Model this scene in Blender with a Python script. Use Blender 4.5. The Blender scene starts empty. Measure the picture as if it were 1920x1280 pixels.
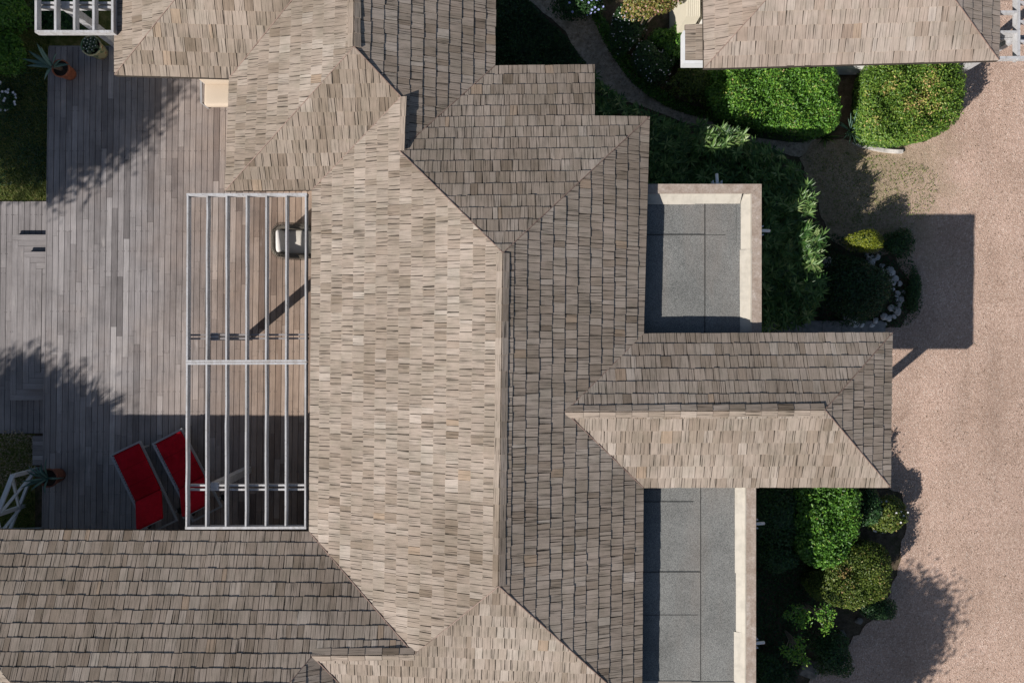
import bpy, bmesh, math, random
import numpy as np
from mathutils import Vector, Matrix
random.seed(7); rng = np.random.default_rng(11)
scene = bpy.context.scene
COL = scene.collection

# ------------------------------------------------------------------ camera
H = 17.9                       # height of the drone above the terrace, metres
LENS, SENSOR = 28.0, 36.0
F = 1920 * LENS / SENSOR       # focal length in pixels of the 1920 px photograph
cd = bpy.data.cameras.new('camera'); cam = bpy.data.objects.new('camera', cd); COL.objects.link(cam)
cam.location = (0, 0, H); cam.rotation_euler = (0, 0, 0)
cd.lens = LENS; cd.sensor_width = SENSOR; cd.clip_start = 0.1; cd.clip_end = 900
scene.camera = cam

# ------------------------------------------------------------------ world and sun
SUNV = Vector((1.13, 0.95, -1.0)).normalized()          # the way the light travels
EL = math.asin(-SUNV.z); AZ = math.atan2(-SUNV.x, -SUNV.y)
world = bpy.data.worlds.new('World'); scene.world = world; world.use_nodes = True
wn = world.node_tree; bgn = wn.nodes['Background']
sky = wn.nodes.new('ShaderNodeTexSky'); sky.sky_type = 'NISHITA'; sky.sun_disc = False
sky.altitude = 200; sky.dust_density = 1.0; sky.sun_elevation = EL; sky.sun_rotation = AZ % (2 * math.pi)
wn.links.new(sky.outputs['Color'], bgn.inputs['Color']); bgn.inputs['Strength'].default_value = 0.058
sl = bpy.data.lights.new('sun', 'SUN'); sun = bpy.data.objects.new('sun', sl); COL.objects.link(sun)
sl.energy = 5.0; sl.angle = math.radians(0.5); sl.color = (1.0, 0.945, 0.89)
sun.rotation_euler = SUNV.to_track_quat('-Z', 'Y').to_euler(); sun.location = (-20, -17, 18)
scene.view_settings.view_transform = 'Standard'; scene.view_settings.look = 'None'
scene.view_settings.exposure = 0.36; scene.view_settings.gamma = 1.0
scene.view_settings.use_curve_mapping = False

# ------------------------------------------------------------------ helpers
def P(u, v, z=0.0):
    """world point at height z that the photograph shows at pixel (u, v)"""
    d = H - z
    return Vector(((u - 960) * d / F, (640 - v) * d / F, z))
def XY(u, v, z=0.0):
    p = P(u, v, z); return (p.x, p.y)

ORG = {}                                           # world origin of every root / part
def tag(o, label=None, cat=None, group=None, kind=None):
    if label: o['label'] = label
    if cat: o['category'] = cat
    if group: o['group'] = group
    if kind: o['kind'] = kind
    return o
def empty(name, loc, label=None, cat=None, group=None, kind=None):
    o = bpy.data.objects.new(name, None); COL.objects.link(o); o.location = loc
    o.empty_display_size = 0.2
    ORG[o.name] = Vector(loc)
    return tag(o, label, cat, group, kind)
def link(name, me, parent=None, mats=None):
    o = bpy.data.objects.new(name, me); COL.objects.link(o)
    if parent is not None: o.parent = parent
    return o
def mesh(name, verts, faces, mat, parent=None, tint=None, uvs=None, smooth=False):
    """verts in world coordinates; stored relative to the parent's origin"""
    org = ORG.get(parent.name, Vector((0, 0, 0))) if parent is not None else Vector((0, 0, 0))
    me = bpy.data.meshes.new(name)
    me.from_pydata([(v[0]-org.x, v[1]-org.y, v[2]-org.z) for v in verts], [], faces)
    if mat: me.materials.append(mat)
    if tint is not None:
        a = me.attributes.new('tint', 'FLOAT', 'FACE')
        a.data.foreach_set('value', np.full(len(me.polygons), tint, dtype=np.float32) if np.isscalar(tint) else np.asarray(tint, dtype=np.float32))
    if uvs is not None:
        ul = me.uv_layers.new(name='UVMap')
        li = np.empty(len(me.loops), dtype=np.int32); me.loops.foreach_get('vertex_index', li)
        ul.data.foreach_set('uv', np.asarray(uvs, dtype=np.float32)[li].ravel())
    if smooth: me.polygons.foreach_set('use_smooth', np.ones(len(me.polygons), dtype=bool))
    me.update()
    o = link(name, me, parent)
    ORG[o.name] = org
    return o
def npmesh(name, V, Fc, mat, parent=None, tint=None, smooth=False):
    """V (n,3) world array, Fc (m,k) int array"""
    org = ORG.get(parent.name, Vector((0, 0, 0))) if parent is not None else Vector((0, 0, 0))
    V = np.asarray(V, dtype=np.float32) - np.array(org, dtype=np.float32)
    Fc = np.asarray(Fc, dtype=np.int32); m, k = Fc.shape
    me = bpy.data.meshes.new(name)
    me.vertices.add(len(V)); me.vertices.foreach_set('co', V.ravel())
    me.loops.add(m*k); me.loops.foreach_set('vertex_index', Fc.ravel())
    me.polygons.add(m); me.polygons.foreach_set('loop_start', np.arange(0, m*k, k, dtype=np.int32))
    me.polygons.foreach_set('loop_total', np.full(m, k, dtype=np.int32))
    if mat: me.materials.append(mat)
    if tint is not None:
        a = me.attributes.new('tint', 'FLOAT', 'FACE'); a.data.foreach_set('value', np.asarray(tint, dtype=np.float32))
    if smooth: me.polygons.foreach_set('use_smooth', np.ones(m, dtype=bool))
    me.update(calc_edges=True); me.validate()
    o = link(name, me, parent); ORG[o.name] = org
    return o

class MB:
    """collects solids (world coordinates) into one mesh"""
    def __init__(s): s.v = []; s.f = []; s.uv = []; s.t = []
    def add(s, vs, fs, uv=None, t=0.5):
        b = len(s.v); s.v += [tuple(x) for x in vs]
        s.f += [tuple(i + b for i in f) for f in fs]; s.t += [t]*len(fs)
        s.uv += list(uv) if uv is not None else [(v[0]*0.7+v[2]*0.7, v[1]*0.7+v[2]*0.5) for v in vs]
    def prism(s, poly, z0, z1, t=0.5):
        n = len(poly); zs0 = z0 if hasattr(z0, '__len__') else [z0]*n; zs1 = z1 if hasattr(z1, '__len__') else [z1]*n
        vs = [(p[0], p[1], zs0[i]) for i, p in enumerate(poly)] + [(p[0], p[1], zs1[i]) for i, p in enumerate(poly)]
        ar = sum(poly[i][0]*poly[(i+1) % n][1]-poly[(i+1) % n][0]*poly[i][1] for i in range(n))
        fs = [tuple(range(n-1, -1, -1)), tuple(range(n, 2*n))] + [(i, (i+1) % n, (i+1) % n+n, i+n) for i in range(n)]
        if ar < 0: fs = [f[::-1] for f in fs]
        s.add(vs, fs, t=t); return s
    def box(s, x0, x1, y0, y1, z0, z1, t=0.5):
        return s.prism([(x0, y0), (x1, y0), (x1, y1), (x0, y1)], z0, z1, t)
    def bar(s, a, b, w, h, up=(0, 0, 1), t=0.5):
        """box along a-b, width w sideways, height h, top edge centred on the line minus h"""
        a = Vector(a); b = Vector(b); d = (b-a).normalized(); up = Vector(up)
        sd = d.cross(up).normalized(); up2 = sd.cross(d).normalized()
        vs = []; uv = []; L = (b-a).length; off = random.random()*20
        for q, l in ((a, 0), (b, L)):
            for i, j in ((-1, -1), (1, -1), (1, 0), (-1, 0)):
                vs.append(q + sd*(w/2*i) + up2*(h*(1 if j == 0 else 0) - h)); uv.append((off+i*w/2+(0 if j == 0 else h*i), l+off))
        fs = [(0, 3, 2, 1), (4, 5, 6, 7), (0, 1, 5, 4), (1, 2, 6, 5), (2, 3, 7, 6), (3, 0, 4, 7)]
        s.add(vs, fs, uv, t); return s
    def sweep(s, pts, w, h, t=0.5):
        pts = [Vector(q) for q in pts]; vs = []; uv = []; n = len(pts); off = random.random()*20; L = 0
        for i, q in enumerate(pts):
            d = (pts[min(i+1, n-1)]-pts[max(i-1, 0)]).normalized(); sd = d.cross(Vector((0, 0, 1))).normalized()
            if i: L += (q-pts[i-1]).length
            for a, b in ((-1, -h), (1, -h), (1, 0), (-1, 0)): vs.append(q+sd*(w/2*a)+Vector((0, 0, b))); uv.append((off+a*w/2+b, L+off))
        fs = [(0, 3, 2, 1)[::-1], tuple(4*(n-1)+k_ for k_ in (0, 3, 2, 1))]
        for i in range(n-1):
            for k_ in range(4): fs.append((4*i+k_, 4*i+(k_+1) % 4, 4*i+4+(k_+1) % 4, 4*i+4+k_))
        s.add(vs, fs, uv, t); return s
    def tube(s, pts, rad, n=8, cap=True, t=0.5):
        pts = [Vector(p) for p in pts]; m = len(pts)
        rs = rad if hasattr(rad, '__len__') else [rad]*m
        vs = []; fs = []
        for i, p in enumerate(pts):
            d = (pts[min(i+1, m-1)]-pts[max(i-1, 0)]).normalized()
            r = Vector((0, 0, 1)) if abs(d.z) < 0.9 else Vector((1, 0, 0))
            x = d.cross(r).normalized(); y = d.cross(x).normalized()
            for k in range(n):
                an = 2*math.pi*k/n; vs.append(p + (x*math.cos(an)+y*math.sin(an))*rs[i])
        for i in range(m-1):
            for k in range(n):
                fs.append((i*n+k, i*n+(k+1) % n, (i+1)*n+(k+1) % n, (i+1)*n+k))
        if cap: fs += [tuple(range(n-1, -1, -1)), tuple(range((m-1)*n, m*n))]
        s.add(vs, fs, t=t); return s
    def lathe(s, cx, cy, prof, n=24, t=0.5):
        vs = []; fs = []; m = len(prof)
        for r, z in prof:
            for k in range(n):
                an = 2*math.pi*k/n; vs.append((cx+r*math.cos(an), cy+r*math.sin(an), z))
        for i in range(m-1):
            for k in range(n):
                fs.append((i*n+k, i*n+(k+1) % n, (i+1)*n+(k+1) % n, (i+1)*n+k))
        s.add(vs, fs, t=t); return s
    def build(s, name, mat, parent=None, smooth=False, tint=True):
        return mesh(name, s.v, s.f, mat, parent, tint=s.t if tint else None, uvs=s.uv, smooth=smooth)
def rounded_box(cx, cy, cz, sx, sy, sz, r=0.05, seg=3, rot=None, puff=0.0):
    """soft cushion / bevelled block; returns verts, faces"""
    bm = bmesh.new(); bmesh.ops.create_cube(bm, size=1.0)
    bmesh.ops.scale(bm, vec=(sx, sy, sz), verts=bm.verts)
    bmesh.ops.bevel(bm, geom=bm.edges[:], offset=min(r, sx*.45, sy*.45, sz*.45), segments=seg, profile=0.5, affect='EDGES')
    if puff:
        bmesh.ops.subdivide_edges(bm, edges=bm.edges[:], cuts=2, use_grid_fill=True)
        for v in bm.verts:
            k = max(0, 1-(2*v.co.x/sx)**2)*max(0, 1-(2*v.co.y/sy)**2)
            v.co.z += puff*k*(1 if v.co.z > 0 else -1)
    M = Matrix.Translation((cx, cy, cz)) @ (rot.to_4x4() if rot is not None else Matrix.Identity(4))
    bm.transform(M)
    vs = [tuple(v.co) for v in bm.verts]; bm.verts.index_update()
    fs = [tuple(v.index for v in f.verts) for f in bm.faces]; bm.free()
    return vs, fs

# ------------------------------------------------------------------ materials
class NT:
    def __init__(s, name):
        s.m = bpy.data.materials.new(name); s.m.use_nodes = True; s.t = s.m.node_tree
        s.b = s.t.nodes['Principled BSDF']; s.out = s.t.nodes['Material Output']
    def n(s, typ, **kw):
        nd = s.t.nodes.new(typ)
        for k, v in kw.items():
            if k in nd.inputs.keys(): s.set(nd.inputs[k], v)
            else: setattr(nd, k, v)
        return nd
    def set(s, sock, v):
        if hasattr(v, 'is_linked') or isinstance(v, bpy.types.NodeSocket): s.t.links.new(v, sock)
        else: sock.default_value = v
    def attr(s, name): return s.n('ShaderNodeAttribute', attribute_name=name).outputs['Fac']
    def objrand(s): return s.n('ShaderNodeObjectInfo').outputs['Random']
    def uv(s): return s.n('ShaderNodeUVMap', uv_map='UVMap').outputs['UV']
    def gen(s): return s.mapping(s.n('ShaderNodeNewGeometry').outputs['Position'])   # raised a little, off the noise lattice
    def obj(s): return s.n('ShaderNodeTexCoord').outputs['Object']
    def mapping(s, vec, scale=(1, 1, 1), loc=(0, 0, 0)):
        nd = s.n('ShaderNodeMapping'); s.set(nd.inputs['Vector'], vec)
        nd.inputs['Scale'].default_value = scale; nd.inputs['Location'].default_value = (loc[0], loc[1], loc[2]+.36)
        return nd.outputs['Vector']
    def noise(s, vec, scale, detail=4, rough=0.55):
        nd = s.n('ShaderNodeTexNoise'); s.set(nd.inputs['Vector'], vec)
        nd.inputs['Scale'].default_value = scale; nd.inputs['Detail'].default_value = detail; nd.inputs['Roughness'].default_value = rough
        return nd.outputs['Fac']
    def voro(s, vec, scale, out='Distance', feature='F1'):
        nd = s.n('ShaderNodeTexVoronoi', feature=feature); s.set(nd.inputs['Vector'], vec); nd.inputs['Scale'].default_value = scale
        return nd.outputs[out]
    def ramp(s, fac, stops, interp='LINEAR'):
        nd = s.n('ShaderNodeValToRGB'); cr = nd.color_ramp; cr.interpolation = interp
        while len(cr.elements) < len(stops): cr.elements.new(0.5)
        for e, (p, c) in zip(cr.elements, stops):
            e.position = p; e.color = (c, c, c, 1) if not hasattr(c, '__len__') else (*c, 1)
        s.set(nd.inputs['Fac'], fac); return nd.outputs['Color']
    def mix(s, fac, a, b, mode='MIX'):
        nd = s.n('ShaderNodeMix', data_type='RGBA', blend_type=mode)
        s.set(nd.inputs[0], fac)
        for i, x in ((6, a), (7, b)):
            if isinstance(x, tuple): nd.inputs[i].default_value = (*x, 1)
            else: s.set(nd.inputs[i], x)
        return nd.outputs[2]
    def math(s, op, a, b=0.0, c=None):
        nd = s.n('ShaderNodeMath', operation=op); s.set(nd.inputs[0], a); s.set(nd.inputs[1], b)
        if c is not None: s.set(nd.inputs[2], c)
        return nd.outputs[0]
    def mrange(s, v, a, b, c=0., d=1.):
        nd = s.n('ShaderNodeMapRange'); s.set(nd.inputs[0], v)
        for i, x in enumerate((a, b, c, d)): nd.inputs[i+1].default_value = x
        return nd.outputs[0]
    def fin(s, color, rough=0.85, bump=None, strength=0.3, dist=0.01, spec=0.3):
        s.set(s.b.inputs['Base Color'], (*color, 1) if isinstance(color, tuple) else color)
        s.set(s.b.inputs['Roughness'], rough)
        s.b.inputs['Specular IOR Level'].default_value = spec
        if bump is not None:
            nd = s.n('ShaderNodeBump'); nd.inputs['Strength'].default_value = strength; nd.inputs['Distance'].default_value = dist
            s.set(nd.inputs['Height'], bump); s.t.links.new(nd.outputs['Normal'], s.b.inputs['Normal'])
        return s.m

def m_shake(name, cols, contrast=1.0):
    """weathered split shake: per-shake tint, grain streaks, hairline splits, lichen"""
    k = NT(name); uv = k.uv(); t = k.attr('tint')
    base = k.ramp(t, [(0.0, cols[0]), (0.18, cols[1]), (0.5, cols[2]), (0.8, cols[3]), (0.93, cols[4]), (1.0, (cols[2][0]*1.03, cols[2][1]*.95, cols[2][2]*.86))])
    st = k.noise(k.mapping(uv, (38, 2.2, 1)), 1.0, 5, 0.65)
    c = k.mix(1.0, base, k.ramp(st, [(0.25, 0.66), (0.5, 0.96), (0.75, 1.14)]), 'MULTIPLY')
    sp = k.noise(k.mapping(uv, (62, 1.2, 1), (3, 7, 0)), 1.0, 3, 0.6)
    crack = k.ramp(sp, [(0.35, 0.18), (0.41, 1.0)])
    c = k.mix(0.95*contrast, c, crack, 'MULTIPLY')
    pos = k.gen()
    bl = k.noise(pos, 0.55, 4, 0.6)
    c = k.mix(1.0, c, k.ramp(bl, [(0.32, (0.80, 0.79, 0.77)), (0.5, (0.97, 0.965, 0.955)), (0.68, (1.09, 1.085, 1.08))]), 'MULTIPLY')
    b2 = k.noise(pos, 2.6, 4, 0.65)
    c = k.mix(1.0, c, k.ramp(b2, [(0.34, (0.86, 0.87, 0.85)), (0.6, (1.03, 1.02, 1.02))]), 'MULTIPLY')
    li = k.noise(pos, 9.0, 5, 0.7)
    c = k.mix(k.ramp(li, [(0.62, 0.0), (0.75, 0.35)]), c, (0.25, 0.24, 0.16))
    return k.fin(c, 0.9, k.mix(0.5, st, crack, 'MULTIPLY'), 0.55, 0.006, 0.15)
M = {}
M['shake'] = m_shake('weathered_shake', [(0.20, 0.157, 0.12), (0.268, 0.217, 0.173), (0.322, 0.268, 0.222), (0.366, 0.312, 0.264), (0.42, 0.367, 0.318)])
M['shake_new'] = m_shake('pale_shake', [(0.285, 0.215, 0.17), (0.325, 0.258, 0.21), (0.36, 0.297, 0.25), (0.39, 0.33, 0.282), (0.42, 0.365, 0.32)], 0.7)
k = NT('roof_underlay'); M['underlay'] = k.fin(k.ramp(k.noise(k.gen(), 14), [(0.3, (0.03, 0.024, 0.019)), (0.7, (0.06, 0.048, 0.038))]), 0.95)
k = NT('aged_copper'); M['copper'] = k.fin(k.ramp(k.noise(k.gen(), 6), [(0.3, (0.17, 0.11, 0.09)), (0.7, (0.30, 0.21, 0.17))]), 0.6)

def m_board(name, warm_x=None):
    """deck board: per-board tone, grain along the board, screw heads; boards under the eaves keep more of their brown"""
    k = NT(name); uv = k.uv(); t = k.attr('tint'); pos = k.gen()
    grey = k.ramp(t, [(0.0, (0.145, 0.132, 0.13)), (0.3, (0.205, 0.188, 0.185)), (0.7, (0.258, 0.238, 0.234)), (1.0, (0.35, 0.328, 0.322))])
    if warm_x is not None:
        brown = k.ramp(t, [(0.0, (0.155, 0.105, 0.078)), (0.35, (0.24, 0.172, 0.13)), (0.7, (0.315, 0.235, 0.182)), (1.0, (0.42, 0.335, 0.275))])
        sx = k.n('ShaderNodeSeparateXYZ'); k.set(sx.inputs[0], pos)
        w = k.math('ADD', k.mrange(sx.outputs[0], warm_x[0], warm_x[1]), k.math('MULTIPLY', k.math('SUBTRACT', k.noise(pos, 1.1, 3), 0.5), 0.7))
        w.node.use_clamp = True
        grey = k.mix(w, grey, brown)
    st = k.noise(k.mapping(uv, (55, 2.0, 1)), 1.0, 4, 0.6)
    c = k.mix(1.0, grey, k.ramp(st, [(0.25, 0.72), (0.5, 0.97), (0.75, 1.15)]), 'MULTIPLY')
    bl = k.noise(pos, 1.25, 5, 0.68)
    c = k.mix(1.0, c, k.ramp(bl, [(0.3, 0.74), (0.52, 0.98), (0.72, 1.12)]), 'MULTIPLY')
    # knots / scuffs
    kn = k.noise(k.mapping(uv, (9, 1.6, 1), (5, 2, 0)), 1.0, 3, 0.5)
    c = k.mix(k.ramp(kn, [(0.66, 0.0), (0.78, 0.35)]), c, (0.46, 0.42, 0.39))
    # screw heads over the joists
    v2 = k.n('ShaderNodeSeparateXYZ'); k.set(v2.inputs[0], pos)
    a = k.math('ABSOLUTE', k.math('SUBTRACT', k.math('FRACT', k.math('DIVIDE', v2.outputs[1], 0.45)), 0.5))
    u2 = k.n('ShaderNodeSeparateXYZ'); k.set(u2.inputs[0], uv)
    b = k.math('ABSOLUTE', k.math('SUBTRACT', k.math('ABSOLUTE', k.math('SUBTRACT', k.math('FRACT', u2.outputs[0]), 0.5)), 0.04))
    ring = k.math('ADD', k.math('POWER', k.math('MULTIPLY', a, 0.45/0.011), 2), k.math('POWER', k.math('DIVIDE', b, 0.009), 2))
    nm = k.math('GREATER_THAN', k.noise(pos, 3.1, 2), 0.52)
    dot = k.math('MULTIPLY', k.math('LESS_THAN', ring, 1.0), nm)
    c = k.mix(k.math('MULTIPLY', dot, 0.75), c, (0.06, 0.05, 0.048))
    return k.fin(c, 0.8, st, 0.35, 0.004, 0.25)
M['board'] = m_board('weathered_deck_board', (-8.6, -5.2))
M['board_grey'] = m_board('grey_deck_board')
k = NT('deck_joist'); M['joist'] = k.fin((0.045, 0.038, 0.034), 0.95)

def m_paint(name, col, dirt=0.35):
    k = NT(name); p = k.gen(); n1 = k.noise(p, 5.0, 5, 0.65); n2 = k.noise(k.mapping(p, (14, 2.5, 14)), 1.0, 4, 0.6)
    c = k.mix(k.ramp(n1, [(0.45, 0.0), (0.75, dirt)]), tuple(col), tuple(x*0.55 for x in col))
    c = k.mix(k.ramp(n2, [(0.55, 0.0), (0.8, dirt)]), c, tuple(x*f for x, f in zip(col, (0.62, 0.58, 0.52))))
    return k.fin(c, 0.6, n2, 0.15, 0.004, 0.35)
k = NT('weathered_white_paint'); q_ = k.gen(); n1 = k.noise(k.mapping(q_, (9, 2.2, 9)), 1.0, 6, 0.7); n2 = k.noise(q_, 22, 4, .7)
c = k.mix(k.ramp(n1, [(0.42, 0.0), (0.62, 0.55)]), (0.46, 0.46, 0.47), (0.27, 0.255, 0.235))
c = k.mix(k.ramp(n2, [(0.56, 0.0), (0.68, 0.7)]), c, (0.20, 0.175, 0.15))
M['white'] = k.fin(c, 0.65, n2, 0.3, 0.004, 0.3)
M['white_clean'] = m_paint('white_paint', (0.66, 0.67, 0.68), 0.2)
M['render'] = m_paint('white_wall_render', (0.70, 0.69, 0.66), 0.2)
M['cream'] = m_paint('cream_flashing_paint', (0.46, 0.425, 0.36), 0.5)
k = NT('silvered_cap_timber'); p = k.gen(); st = k.noise(k.mapping(p, (30, 30, 8)), 1.0, 4)
st2 = k.noise(k.mapping(p, (6, 6, 1)), 1.0, 5, .7)
M['cap'] = k.fin(k.mix(1.0, k.ramp(st2, [(0.3, (0.27, 0.205, 0.16)), (0.55, (0.36, 0.295, 0.245)), (0.75, (0.50, 0.44, 0.395))]), k.ramp(st, [(0.3, 0.8), (0.7, 1.12)]), 'MULTIPLY'), 0.85, st, 0.3, 0.004)

def m_felt(name, rust):
    k = NT(name); p = k.mapping(k.gen(), (1, 1, 0), (0, 0, .005)); sp = k.noise(p, 75.0, 2, 0.8); md = k.noise(p, 1.3, 5, 0.6); st = k.noise(k.mapping(p, (1.2, 0.28, 1), (4, 1, 0)), 1.0, 4, .6)
    c = k.ramp(sp, [(0.34, (0.085, 0.088, 0.085)), (0.5, (0.19, 0.192, 0.182)), (0.66, (0.295, 0.295, 0.28))])
    c = k.mix(1.0, c, k.ramp(md, [(0.3, 0.78), (0.7, 1.12)]), 'MULTIPLY')
    c = k.mix(k.ramp(st, [(0.52, 0.0), (0.72, rust)]), c, (0.25, 0.205, 0.17))
    return k.fin(c, 0.95, sp, 0.5, 0.006, 0.15)
M['felt'] = m_felt('mineral_felt', 0.28)
M['cabinet'] = m_paint('cream_metal_paint', (0.64, 0.59, 0.47), 0.12)

def m_simple(name, col, rough=0.7, var=0.25, scale=12, bump=0.2, spec=0.3):
    k = NT(name); n1 = k.noise(k.gen(), scale, 4)
    c = k.mix(1.0, tuple(col), k.ramp(n1, [(0.3, 1-var), (0.7, 1+var*0.6)]), 'MULTIPLY')
    return k.fin(c, rough, n1, bump, 0.004, spec)
k = NT('red_canvas'); q_ = k.gen(); n1 = k.noise(q_, 3.2, 4, .6); n2 = k.noise(q_, 14, 3, .5)
M['red'] = k.fin(k.mix(1.0, k.ramp(n1, [(0.3, (0.27, 0.003, 0.010)), (0.7, (0.40, 0.006, 0.017))]), k.ramp(n2, [(0.3, 0.86), (0.7, 1.06)]), 'MULTIPLY'), 0.9, n2, 0.6, 0.02, 0.1)
M['red_piping'] = m_simple('dark_red_piping', (0.17, 0.003, 0.008), 0.9, 0.1, 40, 0.1, 0.1)
M['alu'] = m_simple('grey_metal_frame', (0.32, 0.33, 0.34), 0.5, 0.1, 20)
M['terracotta'] = m_simple('terracotta', (0.33, 0.11, 0.055), 0.8, 0.3, 16)
M['terracotta_dark'] = m_simple('aged_terracotta', (0.16, 0.065, 0.042), 0.85, 0.35, 16)
M['seam'] = m_simple('bitumen_seam', (0.05, 0.05, 0.047), 0.8, 0.4, 30)
M['soil'] = m_simple('potting_soil', (0.03, 0.022, 0.016), 1.0, 0.5, 30, 0.5)
M['wicker'] = None
k = NT('woven_wicker'); uv = k.uv(); wv = k.n('ShaderNodeTexWave', wave_type='BANDS', bands_direction='X'); k.set(wv.inputs['Vector'], k.mapping(uv, (1, 1, 1)))
wv.inputs['Scale'].default_value = 14; wv.inputs['Distortion'].default_value = 0.6
M['wicker'] = k.fin(k.ramp(wv.outputs['Fac'], [(0.2, (0.05, 0.043, 0.034)), (0.7, (0.20, 0.175, 0.14))]), 0.7, wv.outputs['Fac'], 0.8, 0.01)
M['strand'] = m_simple('wicker_strand', (0.15, 0.13, 0.105), 0.7, 0.35, 30)
M['cushion'] = m_simple('cream_cushion', (0.56, 0.52, 0.46), 0.95, 0.06, 60, 0.15, 0.1)
M['pillow'] = m_simple('white_pillow', (0.66, 0.63, 0.59), 0.95, 0.06, 30, 0.3, 0.1)
M['beige'] = m_simple('beige_upholstery', (0.49, 0.41, 0.325), 0.95, 0.06, 60, 0.12, 0.1)
M['greyplastic'] = m_simple('grey_leg_metal', (0.30, 0.29, 0.29), 0.5, 0.1)
M['pvc'] = m_simple('white_pvc', (0.74, 0.74, 0.73), 0.45, 0.06)
M['zinc'] = m_simple('white_hopper_paint', (0.55, 0.58, 0.62), 0.55, 0.1)
M['bark'] = m_simple('bark', (0.12, 0.09, 0.065), 0.95, 0.5, 22, 0.6)
M['twig'] = m_simple('pale_twig', (0.33, 0.28, 0.22), 0.9, 0.3, 30)
M['slab'] = m_simple('grey_paving', (0.24, 0.23, 0.215), 0.9, 0.3, 9)
M['stone'] = m_simple('pale_limestone', (0.60, 0.56, 0.52), 0.9, 0.4, 7, 0.6)
M['stone_dark'] = m_simple('weathered_rock', (0.20, 0.185, 0.165), 0.95, 0.5, 8, 0.6)
M['dark_glass'] = m_simple('dark_glass', (0.02, 0.025, 0.03), 0.1, 0.1, 3, 0, 0.5)
M['black'] = m_simple('black_rubber', (0.02, 0.02, 0.02), 0.8, 0.2)

def m_leaf(name, stops, gloss=0.45, trans=0.25):
    k = NT(name); t = k.attr('tint')
    c = k.ramp(t, stops)
    k.set(k.b.inputs['Base Color'], c); k.b.inputs['Roughness'].default_value = gloss
    k.b.inputs['Specular IOR Level'].default_value = 0.4
    tr = k.n('ShaderNodeBsdfTranslucent'); k.set(tr.inputs['Color'], k.mix(1.0, c, (1.2, 1.3, 0.5), 'MULTIPLY'))
    mx = k.n('ShaderNodeMixShader'); mx.inputs[0].default_value = trans
    k.t.links.new(k.b.outputs[0], mx.inputs[1]); k.t.links.new(tr.outputs[0], mx.inputs[2]); k.t.links.new(mx.outputs[0], k.out.inputs['Surface'])
    return k.m
M['hedge_leaf'] = m_leaf('hedge_leaf', [(0, (0.029, 0.081, 0.016)), (0.4, (0.081, 0.203, 0.026)), (0.75, (0.138, 0.299, 0.036)), (0.95, (0.275, 0.405, 0.057)), (1, (0.486, 0.389, 0.178))])
M['hedge_leaf_b'] = m_leaf('hedge_leaf_scorched', [(0, (0.032, 0.080, 0.016)), (0.4, (0.096, 0.189, 0.026)), (0.75, (0.160, 0.264, 0.035)), (0.93, (0.288, 0.352, 0.064)), (1, (0.672, 0.448, 0.224))])
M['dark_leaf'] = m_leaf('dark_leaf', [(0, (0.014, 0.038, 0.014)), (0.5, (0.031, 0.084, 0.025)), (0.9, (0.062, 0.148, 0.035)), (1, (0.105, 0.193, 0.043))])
M['olive_leaf'] = m_leaf('olive_green_leaf', [(0, (0.036, 0.064, 0.011)), (0.5, (0.093, 0.144, 0.023)), (0.85, (0.172, 0.216, 0.036)), (1, (0.316, 0.201, 0.086))])
M['yellow_leaf'] = m_leaf('yellow_green_leaf', [(0, (0.065, 0.091, 0.008)), (0.5, (0.169, 0.208, 0.013)), (1, (0.312, 0.312, 0.026))])
M['photinia_leaf'] = m_leaf('red_tipped_leaf', [(0, (0.05, 0.08, 0.012)), (0.45, (0.15, 0.17, 0.03)), (0.7, (0.26, 0.21, 0.06)), (1, (0.38, 0.17, 0.13))])
M['oleander_leaf'] = m_leaf('oleander_leaf', [(0, (0.02, 0.06, 0.016)), (0.5, (0.065, 0.15, 0.034)), (0.85, (0.17, 0.27, 0.075)), (1, (0.27, 0.34, 0.13))], 0.4)
M['agave_leaf'] = m_leaf('agave_leaf', [(0, (0.05, 0.11, 0.085)), (1, (0.13, 0.22, 0.17))], 0.5, 0.05)
M['grass_leaf'] = m_leaf('grass_blade', [(0, (0.054, 0.108, 0.021)), (0.5, (0.162, 0.216, 0.045)), (1, (0.432, 0.360, 0.162))], 0.7, 0.2)
M['cactus'] = m_simple('cactus_green', (0.055, 0.085, 0.05), 0.8, 0.5, 60, 0.8)
M['flower_white'] = m_simple('white_petal', (0.72, 0.70, 0.70), 0.8, 0.05)
M['flower_blue'] = m_simple('pale_blue_petal', (0.36, 0.40, 0.72), 0.8, 0.08)
M['flower_pink'] = m_simple('pink_petal', (0.62, 0.36, 0.33), 0.8, 0.08)

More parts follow.
